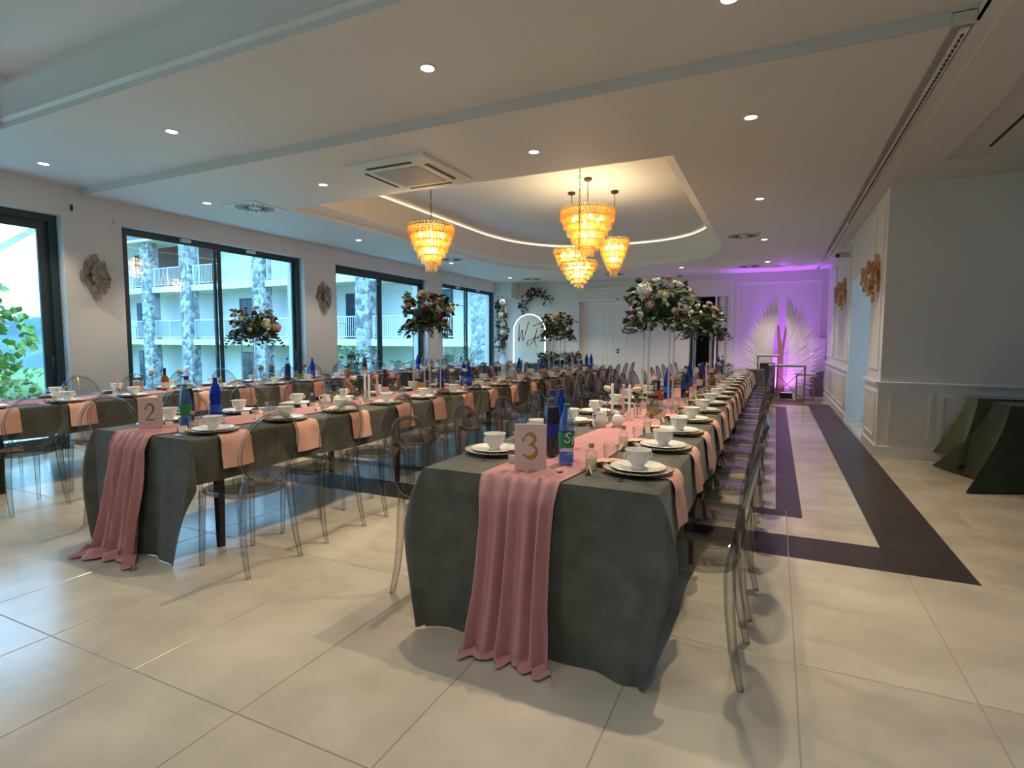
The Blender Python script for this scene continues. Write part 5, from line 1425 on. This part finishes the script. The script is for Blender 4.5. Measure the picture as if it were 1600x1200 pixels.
# ================================================================== OUTSIDE
def stone_mat():
    m = bpy.data.materials.new('rubble_stone'); m.use_nodes = True; t = m.node_tree; b = t.nodes['Principled BSDF']
    co = t.nodes.new('ShaderNodeTexCoord'); vo = t.nodes.new('ShaderNodeTexVoronoi'); vo.inputs['Scale'].default_value = 5.5
    t.links.new(co.outputs['Object'], vo.inputs['Vector'])
    r = t.nodes.new('ShaderNodeValToRGB'); r.color_ramp.elements[0].color = (.13, .14, .16, 1); r.color_ramp.elements[1].color = (.52, .52, .52, 1)
    sp = t.nodes.new('ShaderNodeSeparateColor'); t.links.new(vo.outputs['Color'], sp.inputs[0]); t.links.new(sp.outputs[0], r.inputs[0]); t.links.new(r.outputs[0], b.inputs['Base Color'])
    v2 = t.nodes.new('ShaderNodeTexVoronoi'); v2.feature = 'DISTANCE_TO_EDGE'; v2.inputs['Scale'].default_value = 5.5; t.links.new(co.outputs['Object'], v2.inputs['Vector'])
    bp = t.nodes.new('ShaderNodeBump'); bp.inputs['Strength'].default_value = .8; bp.inputs['Distance'].default_value = .06
    t.links.new(v2.outputs['Distance'], bp.inputs['Height']); t.links.new(bp.outputs[0], b.inputs['Normal']); b.inputs['Roughness'].default_value = .9
    return m
STONE = stone_mat()
RENDER = pm('white_render', (.74, .74, .73), .85)
SLAB = pm('pale_slab_edge', (.78, .74, .62), .8, noise=(3, .1))
RAILM = pm('white_railing', (.72, .74, .74), .5)
ROOFM = pm('zinc_roof', (.13, .16, .19), .5)
BWOOD = pm('red_brown_cladding', (.13, .055, .035), .6)
WGL = pm('dark_window_glass', (.05, .06, .075), .12, spec=.7)
RGL = clear('frosted_rail_glass', (.85, .9, .92), (.7, .78, .8), diff=(.6, .65, .68), dmix=.55)
struct('ground', boxmesh('lawn', [pm('lawn', (.09, .16, .04), .9, noise=(2, .3))], (-70, -30, -1.9, -10.2, 60, -1.6)))
struct('terrace', boxmesh('terrace', [pm('terrace_paving', (.62, .60, .56), .7, noise=(2, .08))], (-10.2, -4, -1.9, XL - 0.42, 17, -0.06)))
YF, YFB = 19.4, 20.9
b = thing('hotel_building', 'white hotel building with stone pillars and balconies across the courtyard', 'building', (-22, YF, -1.6))
def bp(name, me, parent=None, **k):
    o = part(name, me, parent or b, **k)
    if parent is None: o.location = Vector(k.get('loc', (0, 0, 0))) - Vector((-22, YF, -1.6))
    return o
bp('facade_wall', boxmesh('facade', [RENDER], (-40, YFB, -1.6, -6, YFB + .4, 6.8)))
for z0, z1 in ((1.12, 1.43), (3.97, 4.28)): bp('balcony_slab', boxmesh('slab', [SLAB], (-40, YF, z0, -6, YFB, z1)))
bp('roof_soffit', boxmesh('soffit', [RENDER], (-40, YF - .4, 6.72, -29.9, YFB + .4, 6.84), (-29.9, YF + .2, 7.0, -6, YFB + .4, 7.1)))
bp('roof', boxmesh('roof', [ROOFM], (-40, YF - .4, 6.84, -29.9, YFB, 7.3)))
PXS = [-36.0, -31.67, -28.36, -22.9, -19.55, -16.47, -10.6, -7.3]
for x in PXS:
    w = .37 if x > -30 else .39
    bp('stone_pillar', boxmesh('pillar', [STONE], (x - w, YF - .12, -1.6, x + w, YF + .42, 7.0)))
for i in range(len(PXS) - 1):
    x0, x1 = PXS[i] + .42, PXS[i + 1] - .42
    for fl, z in enumerate((1.43, 4.28)):
        g = G()
        g.add(box(x0, YF + .05, z + .98, x1, YF + .10, z + 1.02)); g.add(box(x0, YF + .055, z + .08, x1, YF + .095, z + .11))
        for x in (x0 + .02, (x0 + x1) / 2, x1 - .06): g.add(box(x, YF + .055, z, x + .04, YF + .095, z + 1.0))
        if not (fl == 0 and i in (1, 2)):
            n = int((x1 - x0) / .115)
            for q in range(1, n): g.add(box(x0 + q * .115 - .009, YF + .066, z + .1, x0 + q * .115 + .009, YF + .084, z + .98))
        r = bp('railing', g.mesh('railing', [RAILM], 0))
        if fl == 0 and i in (1, 2):
            gp = part('glass_panel', boxmesh('glass_panel', [RGL], (x0 + .06, YF + .068, z + .13, x1 - .08, YF + .08, z + .95)), r)
    xm = (x0 + x1) / 2
    for fl, z in enumerate((-1.42, 1.45, 4.30)):
        wx, ww = (xm - .3, .95) if i not in (2, 3, 5) else (xm + .1, 1.3)
        if i == 0: wx, ww = -34.95, .5
        if i in (1, 2) and fl == 2:
            q0, q1 = ((-32.9, -30.7), (-29.3, -27.6))[i - 1]
            bp('timber_cladding', boxmesh('cladding', [BWOOD], (q0, YFB - .06, z, q1, YFB - .005, 6.72)))
            continue
        w_ = bp('window', boxmesh('window_frame', [FRAME], (wx - ww / 2, YFB - .05, z, wx + ww / 2, YFB - .001, z + 2.15)))
        nn = 2 if ww > .8 else 1
        for q in range(nn):
            a0 = wx - ww / 2 + .05 + q * (ww - .05) / nn
            part('pane', boxmesh('pane', [WGL], (a0, YFB - .058, z + .06, a0 + (ww - .05) / nn - .05, YFB - .05, z + 2.09)), w_)
def bal_set(x, z, lb1, lb2):
    t = thing('balcony_table', lb1, 'table', (x, YF + .6, z), 0, 'balcony tables')
    part('table_top', G().add(lathe([(.28, .70), (.28, .72)], 16)).mesh('top', [ROOFM], 40), t); part('stem', G().add(lathe([(.2, 0), (.03, .03), (.03, .70)], 12)).mesh('stem', [ROOFM], 40), t)
    t = thing('balcony_chair', lb2, 'chair', (x + .7, YF + .65, z), 0, 'balcony chairs')
    part('seat', boxmesh('seat', [ROOFM], (-.22, -.22, .42, .22, .22, .45)), t); part('backrest', boxmesh('back', [ROOFM], (-.22, .19, .50, .22, .22, .88)), t)
    for a in (-.2, .2):
        for c in (-.2, .2): part('leg', boxmesh('leg', [ROOFM], (a - .015, c - .015, 0, a + .015, c + .015, .42)), t)
bal_set(-33.9, 1.43, 'small round grey table on the lower balcony across the courtyard', 'grey metal chair on the lower balcony, first bay across the courtyard')
bal_set(-33.9, 4.28, 'small round grey table on the upper balcony across the courtyard', 'grey metal chair on the upper balcony, first bay across the courtyard')
bal_set(-20.9, 1.43, 'round grey table on the lower balcony behind the flower stand', 'grey metal chair on the lower balcony behind the flower stand')
bal_set(-18.1, 1.43, 'round grey table on the lower balcony seen through the third window', 'grey metal chair on the lower balcony seen through the third window')
# tree, hill, awning arm, terrace plants
def crown(rnd, n, cs, L):
    g = G()
    for i in range(n):
        c, r = rnd.choice(cs)
        d = Vector((rnd.gauss(0, 1), rnd.gauss(0, 1), rnd.gauss(0, 1))).normalized()
        p = Vector(c) + d * r * rnd.uniform(.45, 1) ** .5
        l = rnd.uniform(*L)
        g.add(leaf(l, l * .38, .3), 0 if rnd.random() < .55 else 1, orient(p, d + Vector((rnd.uniform(-.8, .8), rnd.uniform(-.8, .8), rnd.uniform(-.9, .3))), rnd.uniform(-1.5, 1.5)))
    return g
GRL = pm('bright_green_leaf', (.16, .30, .04), .6, noise=(2, .3)); GRL2 = pm('olive_leaf', (.24, .28, .07), .6, noise=(2, .3))
rt_ = random.Random(9)
t = thing('garden_tree', 'leafy green tree outside the nearest window', 'tree', (-14.2, 5.45, -1.6))
cs = [((rt_.uniform(-1.2, 1.2), rt_.uniform(-1.3, .75), rt_.uniform(1.2, 2.75)), rt_.uniform(.45, .75)) for _ in range(16)] + [((0, -.1, 3.45), .45), ((.1, -.1, 3.9), .32), ((.3, .2, 3.1), .5)]
tag(part('crown', crown(rt_, 2300, cs, (.13, .22)).mesh('crown', [GRL, GRL2], 0), t), kind='stuff')
g = G().add(tube([(0, 0, 0), (.05, 0, 1.0), (0, .05, 2.2)], [.10, .08, .04], 8))
for c, r in cs[:9]: g.add(tube([(.03, 0, .9), (c[0] * .5, c[1] * .5, .5 * (c[2] + .9)), c], [.05, .03, .012], 6))
part('trunk', g.mesh('trunk', [WOOD], 50), t)
hg = []
def hill(u, v): 
    x = -150 + 130 * u; y = 25 + 60 * u + 90 * v
    return (x, y, -8 + 13.5 * math.sin(PI * v) ** .5 * (1 + .10 * math.sin(u * 23) + .06 * math.sin(u * 61 + 1)))
struct('hill', G().add(grid(hill, 70, 14)).mesh('hill', [pm('far_wooded_hill', (.07, .13, .14), .95, noise=(.15, .35))], 60))
t = thing('awning_arm', 'pale sloping awning beam outside the nearest window', 'awning', (-9.3, 3.9, 2.6))
part('beam', G().add(rings([[(x, y0_ + a, z0_ + c) for a, c in ((-.0, -.05), (.06, 0), (0, .05), (-.06, 0))] for x, y0_, z0_ in ((-.0, -1.2, -.95), (.0, .42, .36))])).mesh('beam', [clear('pale_awning_sheet', (.62, .62, .74), (.5, .5, .62), refl=.6, rough=.3, diff=(.70, .70, .80), dmix=.5)], 0), t)
part('wall_bracket', boxmesh('bracket', [RAILM], (-.06, .38, .28, 1.11, .50, .44)), t)
def pot_plant(label, x, y, z, kind, seed, group=None):
    r = random.Random(seed)
    t = thing('potted_plant', label, 'plant', (x, y, z), 0, group)
    part('pot', G().add(lathe([(.13, 0), (.19, .34), (.20, .36), (.17, .36), (.16, .30), (0, .30)], 18, True, False)).mesh('pot', [pm('grey_planter', (.3, .3, .3), .8)], 40), t)
    g = G()
    if kind == 'palm':
        for i in range(15):
            a = r.uniform(0, 2 * PI); el = r.uniform(.5, 1.35); L = r.uniform(.8, 1.25)
            pts = []
            for q in range(9):
                s = q / 8
                pts.append((math.cos(a) * L * s * math.cos(el) * (1 + .3 * s), math.sin(a) * L * s * math.cos(el) * (1 + .3 * s), .3 + L * (s * math.sin(el) - .45 * s * s * math.cos(el))))
            g.add(tube(pts, .006, 4))
            for q in range(2, 9):
                p = Vector(pts[q]); d = (Vector(pts[q]) - Vector(pts[q - 1])).normalized(); sd = d.cross(Vector((0, 0, 1))).normalized()
                for s in (-1, 1): g.add(leaf(.26, .016, .4), 1, orient(p, sd * s + d * .9, 0))
    else:
        for i in range(170):
            a = r.uniform(0, 2 * PI); k = r.uniform(0, .34); h = r.uniform(.35, 1.25)
            g.add(leaf(r.uniform(.10, .18), .04, .3), i % 2, orient(Vector((k * math.cos(a), k * math.sin(a), h)), (math.cos(a), math.sin(a), r.uniform(-.3, .8)), r.uniform(-1, 1)))
        for i in range(6): g.add(tube([(0, 0, .3), (r.uniform(-.2, .2), r.uniform(-.2, .2), 1.0)], .008, 5))
    part('fronds', g.mesh('fronds', [GRL, LEAF2] if kind != 'palm' else [LEAF2, LEAF], 0), t)
pot_plant('potted palm on the terrace outside the fourth window', -8.9, 15.0, -.06, 'palm', 3)
pot_plant('bushy potted plant on the terrace at the edge of the third window', -9.0, 10.2, -.06, 'bush', 4)
pot_plant('low bright green potted bush on the terrace, middle of third window', -9.3, 12.6, -.5, 'bush', 6)
